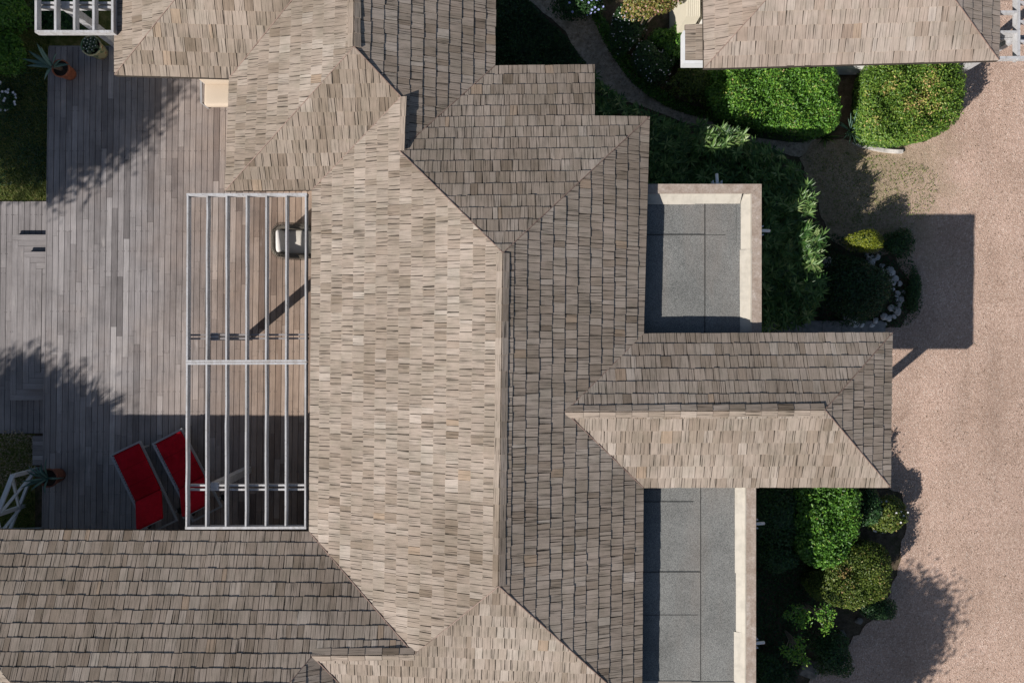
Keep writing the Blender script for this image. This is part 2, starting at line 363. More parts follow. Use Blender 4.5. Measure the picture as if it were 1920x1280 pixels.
# gravel, soil, path
def m_gravel():
    k = NT('pink_gravel'); p = k.gen()
    v = k.n('ShaderNodeTexVoronoi'); k.set(v.inputs['Vector'], p); v.inputs['Scale'].default_value = 42
    c = k.ramp(k.math('FRACT', k.math('MULTIPLY', v.outputs['Color'], 1.0)), [(0.0, (0.27, 0.19, 0.145)), (0.3, (0.42, 0.300, 0.238)), (0.7, (0.49, 0.358, 0.292)), (1.0, (0.62, 0.51, 0.43))])
    fine = k.noise(p, 30, 3, 0.7)
    c = k.mix(1.0, c, k.ramp(fine, [(0.3, 0.72), (0.5, 0.98), (0.7, 1.14)]), 'MULTIPLY')
    tw = k.noise(k.mapping(p, (5, 16, 1)), 1.0, 5, 0.75)
    c = k.mix(k.ramp(tw, [(0.60, 0.0), (0.72, 0.5)]), c, (0.11, 0.085, 0.06))
    big = k.noise(p, 0.7, 4, 0.6)
    c = k.mix(1.0, c, k.ramp(big, [(0.3, (0.86, 0.84, 0.81)), (0.5, (1.0, 0.99, 0.97)), (0.7, (1.09, 1.07, 1.06))]), 'MULTIPLY')
    trk = k.noise(k.mapping(p, (0.9, 0.10, 1), (3, 1, 0)), 1.0, 3, 0.5)
    c = k.mix(1.0, c, k.ramp(trk, [(0.35, 0.85), (0.6, 1.06)]), 'MULTIPLY')
    # worn, grassier earth towards the garden bed
    sx = k.n('ShaderNodeSeparateXYZ'); k.set(sx.inputs[0], p)
    px = k.math('DIVIDE', k.math('SUBTRACT', sx.outputs[0], 7.4), 2.5); py = k.math('DIVIDE', k.math('SUBTRACT', sx.outputs[1], 3.4), 2.3)
    dist = k.math('SQRT', k.math('ADD', k.math('MULTIPLY', px, px), k.math('MULTIPLY', py, py)))
    msk = k.math('ADD', dist, k.math('MULTIPLY', k.math('SUBTRACT', k.noise(p, 1.6, 5, 0.7), 0.5), 1.3))
    m1 = k.mrange(msk, 1.25, 0.4)
    earth = k.ramp(k.noise(p, 22, 4, 0.8), [(0.3, (0.16, 0.12, 0.075)), (0.55, (0.33, 0.26, 0.175)), (0.75, (0.46, 0.385, 0.28))])
    earth = k.mix(k.ramp(k.noise(p, 4.5, 5, 0.75), [(0.54, 0.0), (0.68, 0.75)]), earth, (0.075, 0.10, 0.025))
    c = k.mix(m1, c, earth)
    return k.fin(c, 0.95, k.mix(0.5, v.outputs['Distance'], fine), 0.8, 0.02, 0.15)
M['gravel'] = m_gravel()
k = NT('garden_soil'); p = k.gen()
c = k.ramp(k.noise(p, 7, 6, 0.75), [(0.3, (0.045, 0.034, 0.023)), (0.55, (0.115, 0.088, 0.06)), (0.75, (0.21, 0.165, 0.115))])
c = k.mix(k.ramp(k.noise(p, 2.2, 5, 0.7), [(0.5, 0.0), (0.66, 0.7)]), c, (0.03, 0.048, 0.014))
M['ground'] = k.fin(c, 0.98, k.noise(p, 25, 4), 0.6, 0.02, 0.1)
k = NT('earth_path'); p = k.gen()
vv = k.voro(k.mapping(p, (1, 1, 1)), 3.2, 'Distance', 'DISTANCE_TO_EDGE')
c = k.ramp(k.noise(p, 12, 6, 0.75), [(0.3, (0.16, 0.13, 0.095)), (0.5, (0.42, 0.345, 0.26)), (0.72, (0.68, 0.57, 0.45))])
c = k.mix(k.ramp(k.noise(p, 3, 4, 0.7), [(0.52, 0.0), (0.66, 0.55)]), c, (0.07, 0.075, 0.04))
M['path'] = k.fin(c, 0.95, k.noise(p, 18, 5), 0.6, 0.02, 0.15)
k = NT('dry_lawn'); p = k.gen()
c = k.ramp(k.noise(p, 5, 6, 0.75), [(0.3, (0.05, 0.075, 0.018)), (0.5, (0.12, 0.13, 0.035)), (0.72, (0.28, 0.225, 0.105))])
M['lawn'] = k.fin(c, 0.98, k.noise(p, 40, 4), 0.6, 0.02, 0.1)

# ------------------------------------------------------------------ ground
GL, GR = -0.55, -0.215                    # garden level left of the terrace / drive level right of the house
xs = [-400, -60, -14, -8.2, -4.6, -1.5, 3, 8, 14, 60, 400]; ys = [-400, -60, -12, -6, 0, 6, 12, 60, 400]
gv = []; gf = []
for x in xs:
    for y in ys: gv.append((x, y, GL if x <= -4.6 else (GR if x >= -1.5 else 0)))
for i in range(len(xs)-1):
    for j in range(len(ys)-1): gf.append((i*len(ys)+j, (i+1)*len(ys)+j, (i+1)*len(ys)+j+1, i*len(ys)+j+1))
tag(mesh('ground', gv, gf, M['ground']), 'dark garden soil around the house', kind='structure')

def sheet(name, poly, z, mat, label, skirt=0.03, kind='structure'):
    b = MB(); b.prism(poly, z-skirt, z); o = b.build(name, mat); return tag(o, label, kind=kind)
def smooth_poly(pts, n=5, jit=0.0):
    out = []; m = len(pts)
    for i in range(m):
        p0, p1, p2, p3 = (Vector(pts[(i+q-1) % m]) for q in range(4))
        for s in range(n):
            t = s/n
            q = 0.5*((2*p1)+(p2-p0)*t+(2*p0-5*p1+4*p2-p3)*t*t+(3*p1-p0-3*p2+p3)*t**3)
            out.append((q.x+random.uniform(-jit, jit), q.y+random.uniform(-jit, jit)))
    return out
# gravel drive: garden side traced from the plan, outer side runs on out of the picture
edge = [(1840, -60), (1840, 60), (1790, 110), (1790, 205), (1735, 262), (1690, 276), (1605, 262), (1530, 262), (1500, 300), (1528, 370), (1550, 440), (1600, 470), (1680, 480), (1722, 560), (1690, 612),
        (1560, 640), (1450, 700), (1440, 800), (1500, 880), (1640, 905), (1694, 925), (1700, 985), (1682, 1080), (1650, 1150), (1600, 1195), (1545, 1250), (1500, 1300)]
ge = []
for i in range(len(edge)-1):
    for s in range(6):
        u = edge[i][0]+(edge[i+1][0]-edge[i][0])*s/6; v = edge[i][1]+(edge[i+1][1]-edge[i][1])*s/6
        x, y = XY(u, v, -0.2); ge.append((x+random.uniform(-.05, .05), y+random.uniform(-.05, .05)))
ge += [XY(1480, 1330, -.2), (5.8, -30), (60, -30), (60, 40), XY(1840, -60, -.2)[:1]+(40,)]
sheet('gravel_drive', ge, -0.2, M['gravel'], 'pinkish gravel drive right of the house', 0.012)
pl = [(940, -40), (1005, 10), (1060, 62), (1105, 130), (1150, 178), (1235, 212), (1330, 245), (1420, 268), (1500, 292), (1530, 262), (1440, 240), (1350, 222), (1270, 190), (1210, 158), (1165, 110), (1130, 60), (1120, 10), (1105, -40)]
sheet('garden_path', smooth_poly([XY(u, v, -.207) for u, v in pl], 4, 0.03), -0.207, M['path'], 'curving earth path between the villa and the hedges', 0.006)
sheet('lawn', [XY(-700, -300, GL), XY(210, -300, GL), XY(210, 95, GL), XY(95, 95, GL), XY(90, 385, GL), XY(-700, 385, GL)], GL+0.006, M['lawn'], 'patchy dry lawn left of the terrace', 0.004)
sheet('garden_bed', [XY(-700, 805, GL), XY(66, 805, GL), XY(66, 1000, GL), XY(-700, 1000, GL)], GL+0.006, M['lawn'], 'planted earth below the lower terrace', 0.004)
b = MB(); x0, y0 = XY(1395, 640, -.12); x1, y1 = XY(1661, 601, -.12)
b.prism([(x0, -2.6), (x1-.1, -2.6), (x1, y1-.05), (x1-.1, y1), (x0, y1)], -0.26, -0.13)
porch = tag(b.build('porch_floor', M['slab']), 'grey stone paving under the entrance porch', kind='structure')
for i in range(7):
    for j in range(3):
        xa = x0+(x1-x0-.12)/7*i+.006; xb = x0+(x1-x0-.12)/7*(i+1)-.006; ya = -2.6+(y1+2.59)/3*j; yb = ya+(y1+2.59)/3-.012
        MB().box(xa, xb, ya, yb, -0.13, -0.118+random.uniform(-.002, .002), random.random()).build('paving_slab', M['slab'], porch)

# ------------------------------------------------------------------ terrace decks
def deck(root, u_lines, v0, v1, vref, slope, z, mat, joist=37, minlen=2, maxlen=7):
    """u_lines: pixel columns of the board joints (at row vref); boards lean by slope px/px like the house does"""
    n = 0
    for a, b2 in zip(u_lines[:-1], u_lines[1:]):
        va = v0(0.5*(a+b2)) if callable(v0) else v0; vb = v1(0.5*(a+b2)) if callable(v1) else v1
        cuts = [va]; v = va - random.uniform(0, 1)*joist*3
        while True:
            v += joist*random.choice(range(minlen, maxlen+1))
            if v > vb-25: break
            if v > va+25: cuts.append(v)
        cuts.append(vb)
        for c0, c1 in zip(cuts[:-1], cuts[1:]):
            q = [(a+slope*(c0-vref)+.46, c0+.16), (b2+slope*(c0-vref)-.46, c0+.16), (b2+slope*(c1-vref)-.46, c1-.16), (a+slope*(c1-vref)+.46, c1-.16)]
            zz = z+random.uniform(-.0018, .0018)
            pts = [XY(u, v, z) for u, v in q]; n4 = 4
            L = abs(pts[0][1]-pts[3][1]); o1 = random.uniform(0, 40)
            W = abs(pts[1][0]-pts[0][0])
            vs = [(p[0], p[1], zz-.024) for p in pts]+[(p[0], p[1], zz) for p in pts]
            uv = [(o1-o1 % 1+.5-.055, o1+L), (o1-o1 % 1+.5+.055, o1+L), (o1-o1 % 1+.5+.055, o1), (o1-o1 % 1+.5-.055, o1)]*2
            tt = min(1, max(0, random.gauss(.5, .21)))
            mesh('deck_board', vs, [(3, 2, 1, 0)[::-1][::-1], (7, 6, 5, 4), (0, 4, 5, 1), (1, 5, 6, 2), (2, 6, 7, 3), (3, 7, 4, 0)][0:], mat, root, tint=tt, uvs=uv)
            n += 1
    return n
b = MB()
b.prism([XY(93, 88.5, 0), XY(668, 88.5, 0), XY(668, 1030, 0), XY(79, 1030, 0)], GL, -0.028)
terrace = tag(b.build('terrace_deck', M['joist']), 'large weathered timber terrace left of the villa', kind='structure')
lines = [92.5+11.08*i for i in range(53)]
def vtop(u): return 88 if u < 665 else 88
deck(terrace, lines, vtop, 1026, 90, -0.0135, 0.0, M['board'])
# fascia board along the terrace edge
b = MB(); b.bar(P(91.5, 88, -.004), P(78.5, 1028, -.004), .022, .14); b.build('edge_board', M['board_grey'], terrace)
b = MB(); b.bar(P(92, 87, -.004), P(215, 87, -.004), .022, .14); b.build('edge_board', M['board_grey'], terrace)

ZL = -0.5
b = MB(); b.prism([XY(-260, 378, ZL), XY(91, 378, ZL), XY(84, 813, ZL), XY(-265, 813, ZL)], GL, ZL-.028)
lower = tag(b.build('lower_deck', M['joist']), 'lower timber deck at the left picture edge', kind='structure')
deck(lower, [89.5-10.95*i for i in range(31)][::-1], 377.5, 812, 378, -0.011, ZL, M['board_grey'])
# pyramid steps between the two decks: two mitred treads of two boards each
steps = empty('deck_steps', P(55, 590, ZL), 'two wraparound timber steps down from the terrace to the lower deck', 'steps')
def tread(z, outer_u, va, vb, nb, name='step_tread'):
    """outer_u px of the outer board edge; ring of nb boards of 11 px wrapping from v=va (top) to vb (bottom)"""
    for kx in range(nb):
        u0 = outer_u+11.2*kx; u1 = u0+10.9; va2 = va+10.6*kx; vb2 = vb-10.6*kx; sl = -.0125
        zz = z-.0006*kx
        def q(u, v): return XY(u+sl*(v-va), v, z)
        for poly, ax in (([q(u0, va2), q(90.5, va2), q(90.5, va2+10.2), q(u0, va2+10.2)], 0), ([q(u0, vb2), q(90.5, vb2), q(90.5, vb2-10.2), q(u0, vb2-10.2)], 0),
                         ([q(u0, va2+10.7), q(u1-.2, va2+10.7), q(u1-.2, vb2-10.7), q(u0, vb2-10.7)], 1)):
            bb = MB(); bb.prism(poly, zz-.024, zz, min(1, max(0, random.gauss(.64, .13))))
            bb.uv = [((p[0], p[1]) if ax else (p[1]+.3, p[0])) for p in bb.v]
            bb.build(name, M['board_grey'], steps)
    bb = MB(); o = outer_u+1.5
    bb.prism([XY(o, va+1.5, z), XY(89, va+1.5, z), XY(87, vb-1.5, z), XY(o-3.6, vb-1.5, z)], ZL+.001*nb, z-.026); bb.build('step_riser', M['joist'], steps)
tread(ZL+.125, 23, 440, 750, 3)
tread(ZL+.25, 45.5, 472, 729, 3)
tread(ZL+.375, 79.5, 504, 700, 1)
# slatted step beside the planting bed at the foot of the terrace
st = empty('slatted_step', P(71, 845, -.3), 'narrow slatted timber step beside the lower terrace bed', 'step')
for i in range(6):
    va = 817+9.2*i; bb = MB(); bb.prism([XY(61, va, -.25), XY(80.5, va, -.25), XY(80.3, va+8.6, -.25), XY(60.8, va+8.6, -.25)], -.275, -.25, random.random())
    bb.uv = [(p[1]+.2, p[0]) for p in bb.v]; bb.build('slat', M['board_grey'], st)
bb = MB(); bb.box(*[XY(63, 0, -.3)[0], XY(79, 0, -.3)[0]], XY(0, 868, -.3)[1], XY(0, 820, -.3)[1], GL, -.277); bb.build('frame', M['joist'], st)

# ------------------------------------------------------------------ roofs
PITCH = 0.42; ZE, ZR = 2.16, 2.65
KEY = dict(a=(215, 141), b=(430, 147), c=(422, 358), g=(585.5, 356), q=(580, 996), m=(928, 124), m2=(1115, 122), m3=(1115, 218), s=(1217.5, 219),
           d=(664, 88), h=(752, 182), k=(749, 283), n=(943, 474), o=(935, 1098), p=(777, 1226), r=(585, 1228),
           y1=(1203, 1338), y2=(1203, 1430), W0=(1060, 772), W1=(1206.5, 625), W2=(1206, 913.5), X1=(1546, 768), Xa=(1673, 623.5), Xb=(1669, 913),
           t1=(215, -143), t2=(443, -143), t3=(664, -143), t4=(932, -143), ql=(-220, 991), q0=(0, 1255), q1=(150, 1436), q2=(-225, 1436), q3=(412, 1436), b2=(785, 1430))
FIXED = dict(a=ZE, b=ZE, c=ZE, g=ZE, q=ZE, m=ZE, m2=ZE, t1=ZE, t4=ZE, ql=ZE, q2=ZE, s=ZR, y1=ZR, W1=ZR, W2=ZR, Xa=ZR, Xb=ZR)
FAC = dict(AL=(['a', 't2', 't1'], ('a', 't1')), D1=(['a', 'b', 't3', 't2'], ('a', 'b')), LP2=(['b', 'c', 'd', 't3'], ('b', 'c')), E=(['c', 'g', 'h', 'd'], ('c', 'g')),
           RP2=(['d', 'h', 'k', 'm', 't4', 't3'], ('m', 't4')), L=(['g', 'q', 'p', 'o', 'n', 'k', 'h'], ('g', 'q')), T=(['m', 'k', 'n', 's', 'm3', 'm2'], ('m', 'm2')),
           R=(['s', 'n', 'o', 'y1', 'W2', 'W0', 'W1'], ('s', 'y1')), Q=(['ql', 'q0', 'q1', 'q3', 'r', 'p', 'q'], ('ql', 'q')), QL=(['ql', 'q2', 'q1', 'q0'], ('ql', 'q2')),
           WT=(['W1', 'W0', 'X1', 'Xa'], ('W1', 'Xa')), WR=(['Xa', 'X1', 'Xb'], ('Xa', 'Xb')), WB=(['W2', 'Xb', 'X1', 'W0'], ('W2', 'Xb')),
           B=(['o', 'p', 'r', 'b2', 'y2', 'y1'], None), QR=(['r', 'q3', 'b2'], None))
def solve_roof(KEY, FIXED, FAC, pitch):
    W = {k_: 1/(H-z) for k_, z in FIXED.items()}
    ab = lambda k_: np.array([KEY[k_][0]-960, KEY[k_][1]-640, 1.0])
    acc = {}
    for f, (ks, ev) in FAC.items():
        if not ev: continue
        p0 = P(*KEY[ev[0]], FIXED[ev[0]]); p1 = P(*KEY[ev[1]], FIXED[ev[1]])
        e = (p1-p0); e.z = 0; e.normalize(); s = Vector((-e.y, e.x, 0))
        cu = sum(KEY[x][0] for x in ks)/len(ks); cv = sum(KEY[x][1] for x in ks)/len(ks)
        if (P(cu, cv, 2.8)-p0).dot(s) < 0: s = -s
        nrm = e.cross(s+Vector((0, 0, pitch)))
        for x in ks:
            if x in FIXED: continue
            r = Vector(((KEY[x][0]-960)/F, (640-KEY[x][1])/F, -1)); d = nrm.dot(p0-Vector((0, 0, H)))/nrm.dot(r)
            acc.setdefault(x, []).append(1/d)
    for x, l in acc.items(): W[x] = sum(l)/len(l)
    coef = {}
    def fit(ks):
        kk = [x for x in ks if x in W]; A = np.array([ab(x) for x in kk]); y = np.array([W[x] for x in kk])
        wt = np.array([4.0 if x in FIXED else 1.0 for x in kk]); A2 = A*wt[:, None]
        return np.linalg.lstsq(A2, y*wt, rcond=None)[0]
    for f, (ks, ev) in FAC.items():
        if not ev:
            c = fit(ks); coef[f] = c
            for x in ks:
                if x not in W: W[x] = float(ab(x) @ c)
    for it in range(30):
        for f, (ks, ev) in FAC.items(): coef[f] = fit(ks)
        if it < 29:
            acc = {}
            for f, (ks, ev) in FAC.items():
                for x in ks:
                    if x not in FIXED: acc.setdefault(x, []).append(float(ab(x) @ coef[f]))
            for x, l in acc.items(): W[x] = sum(l)/len(l)
    Z = {x: H-1/w for x, w in W.items()}
    return Z, coef
def facet_plane(c):
    """plane (origin fn, unit normal) of an affine 1/depth map"""
    def at(u, v):
        w = c[0]*(u-960)+c[1]*(v-640)+c[2]; return P(u, v, H-1/w)
    return at
def clip(subj, quad):
    """Sutherland-Hodgman: any polygon clipped by a convex CCW quad"""
    out = subj
    for i in range(len(quad)):
        ax, ay = quad[i]; bx, by = quad[(i+1) % len(quad)]; inp = out; out = []
        if not inp: return []
        for j in range(len(inp)):
            px, py = inp[j-1]; qx, qy = inp[j]
            sp = (bx-ax)*(py-ay)-(by-ay)*(px-ax); sq = (bx-ax)*(qy-ay)-(by-ay)*(qx-ax)
            if (sp >= 0) != (sq >= 0):
                t = sp/(sp-sq); out.append((px+(qx-px)*t, py+(qy-py)*t))
            if sq >= 0: out.append((qx, qy))
    return out
def parea(p): return 0.5*sum(p[i][0]*p[(i+1) % len(p)][1]-p[(i+1) % len(p)][0]*p[i][1] for i in range(len(p)))
def shingle_facet(keys, at, exp=0.254, wmean=0.15, first=0.22, order=None, KEYS=None, wsd=0.045, tone=0.0):
    P3 = [at(*KEYS[x]) for x in keys]
    nrm = Vector((0, 0, 0))
    for i in range(len(P3)): nrm += (P3[i]-P3[0]).cross(P3[(i+1) % len(P3)]-P3[0])
    nrm.normalize()
    if nrm.z < 0: nrm = -nrm
    ev = Vector((0, 0, 1))-nrm*nrm.z; ev.normalize(); eu = ev.cross(nrm); o = P3[min(range(len(P3)), key=lambda i: P3[i].z)]
    poly = [((p-o).dot(eu), (p-o).dot(ev)) for p in P3]
    if parea(poly) < 0: poly = poly[::-1]
    u0 = min(p[0] for p in poly); u1 = max(p[0] for p in poly); v0 = min(p[1] for p in poly); v1 = max(p[1] for p in poly)
    res = []; v = v0; row = 0
    while v < v1:
        e = first if row == 0 else exp*random.uniform(.985, 1.015)
        u = u0-random.uniform(0, .2)
        while u < u1:
            w = min(.27, max(.065, random.gauss(wmean, wsd))); g = random.uniform(.006, .015)
            j = random.gauss(0, .004); sk = random.gauss(0, .005)
            quad = [(u+g/2, v+j), (u+w-g/2, v+j+random.gauss(0, .002)), (u+w-g/2+sk, v+e+.022), (u+g/2+sk, v+e+.022)]
            pl_ = clip(poly, quad)
            if len(pl_) >= 3 and parea(pl_) > .0012:
                # drop doubled points
                pp = [pl_[0]]
                for q_ in pl_[1:]:
                    if abs(q_[0]-pp[-1][0])+abs(q_[1]-pp[-1][1]) > 1e-4: pp.append(q_)
                if abs(pp[0][0]-pp[-1][0])+abs(pp[0][1]-pp[-1][1]) < 1e-4: pp.pop()
                if len(pp) >= 3:
                    tb = .013*random.uniform(.75, 1.4); tilt = random.gauss(0, .012); uo = random.uniform(0, 60); vo = random.uniform(0, 60)
                    top = []; bot = []; uv = []
                    for (x, y) in pp:
                        hgt = .003+(tb)*(1-min(1, max(0, (y-v)/(e+.022))))+tilt*(x-u-w/2)*(1-.6*(y-v)/e)
                        top.append(o+eu*x+ev*y+nrm*max(.002, hgt)); bot.append(o+eu*x+ev*y-nrm*.002); uv.append((uo+x-u, vo+y-v))
                    n_ = len(pp)
                    fs = [tuple(range(n_, 2*n_))]+[(i, (i+1) % n_, (i+1) % n_+n_, i+n_) for i in range(n_)]
                    ip = [((t.x*F/(H-t.z))+960, 640-t.y*F/(H-t.z)) for t in top]
                    inside = sum(1 for (a_, b_) in ip if 0 < a_ < 1920 and 0 < b_ < 1280)/n_
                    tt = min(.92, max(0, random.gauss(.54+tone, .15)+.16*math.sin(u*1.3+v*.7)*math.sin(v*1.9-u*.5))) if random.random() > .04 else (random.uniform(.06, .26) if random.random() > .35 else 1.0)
                    res.append((abs(parea(ip))*(inside >= 1), bot+top, fs, uv+uv, tt))
            u += w
        v += e; row += 1
    return res, (o, eu, ev, nrm, poly)
def slab(b, keys, at, KEYS, th):
    P3 = [at(*KEYS[x]) for x in keys]
    b.prism([(p.x, p.y) for p in P3], [p.z-th for p in P3], [p.z for p in P3])
def lay_roof(root, KEY, FIXED, FAC, pitch, mat, ridges, hips, name='roof', th=.1, wmean=.15, exp=.254, wsd=.045, label=None):
    Z, coef = solve_roof(KEY, FIXED, FAC, pitch)
    under = MB(); allsh = []; info = {}
    for f, (ks, ev) in FAC.items():
        at = facet_plane(coef[f]); slab(under, ks, at, KEY, th)
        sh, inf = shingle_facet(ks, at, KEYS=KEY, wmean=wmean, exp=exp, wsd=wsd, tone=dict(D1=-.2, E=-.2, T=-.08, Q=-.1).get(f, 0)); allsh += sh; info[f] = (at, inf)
    roof = tag(under.build(name, M['underlay'], root), label)
    allsh.sort(key=lambda s: -s[0])
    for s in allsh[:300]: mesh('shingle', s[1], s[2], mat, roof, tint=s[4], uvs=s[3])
    rest = MB()
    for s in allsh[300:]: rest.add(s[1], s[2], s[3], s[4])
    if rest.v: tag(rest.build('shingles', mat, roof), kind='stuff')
    pt = lambda x: P(*KEY[x], Z[x])
    for (ka, kb, fa, fb) in ridges:
        a = pt(ka); b_ = pt(kb); d = (b_-a); Ld = d.length; d.normalize(); nseg = max(2, int(round(Ld/.30)))
        for f in (fa, fb):
            o, eu, ev, nrm, poly = info[f][1]
            side = nrm.cross(d).normalized(); 
            cen = sum((info[f][0](*KEY[x]) for x in FAC[f][0]), Vector())/len(FAC[f][0])
            if (cen-a).dot(side) < 0: side = -side
            side.z *= .92; side.normalize()
            for i in range(nseg):
                s0 = Ld*i/nseg; s1 = Ld*(i+1)/nseg+.03; wdt = .118+random.uniform(-.006, .006)
                if i == nseg-1: s1 = Ld
                jz = random.uniform(0, .004)
                def q(s, w_, hh): return a+d*s+side*w_+Vector((0, 0, 1))*.005+nrm*hh
                h0 = .020+jz*.6; h1 = .012+jz*.6; low = .0
                vs = [q(s0, .002, low), q(s0, wdt, low), q(s1, wdt, low), q(s1, .002, low), q(s0, .002, h1+.004), q(s0, wdt, h1), q(s1, wdt, h0), q(s1, .002, h0+.004)]
                uo = random.uniform(0, 50); uv = [(uo, uo), (uo+wdt, uo), (uo+wdt, uo+s1-s0), (uo, uo+s1-s0)]*2
                mesh('ridge_cap', vs, [(3, 2, 1, 0), (4, 5, 6, 7), (0, 1, 5, 4), (1, 2, 6, 5), (2, 3, 7, 6), (3, 0, 4, 7)], mat, roof, tint=min(1, max(0, random.gauss(.45, .16))), uvs=uv)
    for ka, kb in hips:
        a = pt(ka)+Vector((0, 0, .021)); b_ = pt(kb)+Vector((0, 0, .021)); bb = MB(); bb.bar(a, b_, .014, .03); bb.build('hip_flashing', M['copper'], roof)
    return roof, Z, info
villa = empty('villa', (0, 0, GR), 'large villa with many hipped roofs of silvery wooden shingles', 'house')
RIDGES = [('n', 'o', 'L', 'R'), ('W0', 'X1', 'WT', 'WB'), ('h', 'k', 'L', 'RP2'), ('t3', 'd', 'LP2', 'RP2'), ('r', 'p', 'Q', 'B')]
HIPS = [('c', 'd'), ('d', 'h'), ('k', 'n'), ('n', 's'), ('o', 'p'), ('o', 'y1'), ('X1', 'Xa'), ('X1', 'Xb'), ('a', 't2'), ('b', 't3'), ('g', 'h'), ('q', 'p'), ('m', 'k'), ('W1', 'W0'), ('W2', 'W0'), ('r', 'b2'), ('r', 'q3'), ('ql', 'q0')]
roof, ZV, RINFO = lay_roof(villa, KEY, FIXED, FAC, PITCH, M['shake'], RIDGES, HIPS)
print('ROOF Z', {k_: round(z, 2) for k_, z in ZV.items()})

# walls under the eaves (white render), kept below the roof planes
def wall(root, x0, x1, y0, y1, z1, mat='render'): return MB().box(x0, x1, y0, y1, GL, z1).build('wall', M[mat], root)
wall(villa, -3.45, 2.12, -8.2, 3.46, 2.08)
wall(villa, -5.1, -0.8, 3.464, 9.0, 2.08)
wall(villa, -0.796, 1.2, 3.464, 5.0, 2.08)
wall(villa, -7.3, -5.104, 6.05, 9.0, 2.08)
wall(villa, -12.3, -3.454, -8.2, -4.3, 2.08)
wall(villa, 2.124, 4.55, -2.45, -0.25, 2.5)
# glazed doors towards the terrace (in the shade of the eaves)
for ya in (-2.6, -0.9, 0.8):
    dr = MB().box(-3.50, -3.453, ya, ya+1.5, .02, 2.02).build('terrace_door', M['white_clean'], villa)
    for q_ in (0, .76): MB().box(-3.512, -3.497, ya+.06+q_, ya+.68+q_, .1, 1.95).build('pane', M['dark_glass'], dr)
# entrance porch: square pillars and a tie beam under the wing roof
px_ = 6.58
for yy in (-2.45, -0.14): MB().box(px_-.075, px_+.075, yy-.075, yy+.075, GR, 2.60).build('porch_pillar', M['render'], villa)
MB().box(4.553, px_+.10, -2.52, -2.38, 2.38, 2.58).build('porch_beam', M['white_clean'], villa)
MB().box(4.553, px_+.10, -0.21, -0.07, 2.38, 2.58).build('porch_beam', M['white_clean'], villa)

# flat roofs with timber parapet caps, cream flashing and mineral felt
ZP, ZF = 2.45, 2.312
def flat_roof(x0, x1, y0, y1, top, bottom, seams, name='flat_roof', sew=()):
    """top / bottom: does the parapet return along that edge"""
    cw = .182; cr = .19
    body = MB().box(x0, x1-.03, y0+(.03 if bottom else 0), y1-(.03 if top else 0), GR, ZF-.012).build(name, M['render'], villa)
    # parapet core
    bb = MB(); bb.box(x1-cw+.01, x1-.012, y0+.01, y1-(.012 if top else 0), ZF-.011, ZP-.032)
    if top: bb.box(x0, x1-cw+.008, y1-cw+.01, y1-.012, ZF-.011, ZP-.032)
    if bottom: bb.box(x0, x1-cw+.008, y0+.012, y0+cw-.01, ZF-.011, ZP-.032)
    bb.build('parapet', M['render'], body)
    yt = y1 if top else y1; yb = y0
    MB().prism([(x1-cw, yb+(cw if bottom else 0)), (x1, yb), (x1, yt), (x1-cw, yt-(cw if top else 0))], ZP-.03, ZP, .6).build('parapet_cap', M['cap'], body)
    if top: MB().prism([(x0, y1-cw), (x1-cw-.003, y1-cw), (x1-.003, y1), (x0, y1)], ZP-.03, ZP+.001, .4).build('parapet_cap', M['cap'], body)
    if bottom: MB().prism([(x0, y0), (x1-.003, y0), (x1-cw-.003, y0+cw), (x0, y0+cw)], ZP-.03, ZP+.001, .4).build('parapet_cap', M['cap'], body)
    # sloping cream flashing in lengths
    xi = x1-cw; ya = y0+(cw if bottom else 0); yb2 = y1-(cw if top else 0)
    n_ = max(2, int((yb2-ya)/.95))
    cuts = [ya]+[ya+(yb2-ya)*(i+random.uniform(-.15, .15))/n_ for i in range(1, n_)]+[yb2]
    for i in range(n_):
        off = random.uniform(-.02, .02); zz = .006*(i % 2)
        p0, p1 = cuts[i]-.02*(i > 0), cuts[i+1]
        xa = xi-cr+off
        MB().prism([(xa, p0), (xi-.002, p0), (xi-.002, p1), (xa, p1)], [ZF-.01]*4, [ZF+.012+zz, ZP-.035+zz, ZP-.035+zz, ZF+.012+zz], .5).build('flashing', M['cream'], body)
        MB().box(xi-.028, xi-.004, p0, p1-.004, ZP-.034+zz, ZP-.012+zz).build('flashing_lip', M['cream'], body)
    for yy, sgn, on in ((y1-cw, -1, top), (y0+cw, 1, bottom)):
        if not on: continue
        n_ = 2; cx = [x0]+[x0+(xi-cr-x0)*.62]+[xi-cr-.012]
        for i in range(n_):
            zz = .003*i; off = .012*i
            pa = [(cx[i], yy+sgn*(cr-off)), (cx[i+1], yy+sgn*(cr-off)), (cx[i+1]+(.012 if i else 0), yy+sgn*.002), (cx[i], yy+sgn*.002)]
            MB().prism(pa, [ZF-.01]*4, [ZF+.014+zz, ZF+.014+zz, ZP-.033+zz, ZP-.033+zz], .5).build('flashing', M['cream'], body)
    # felt sheets
    for i, (xa, xb, ya_, yb_) in enumerate(seams):
        MB().box(xa, xb, ya_, yb_, ZF-.011, ZF-.004+.0045*(i % 3), random.random()).build('felt_sheet', M['felt'], body)
    for (xa, xb, ya_, yb_) in sew:
        MB().box(xa, xb, ya_, yb_, ZF-.01, ZF+.0075).build('felt_seam', M['seam'], body)
    return body
X = lambda u, z: (u-960)*(H-z)/F
Y = lambda v, z: (640-v)*(H-z)/F
x1a, y1a = X(1428, ZP), Y(345, ZP)
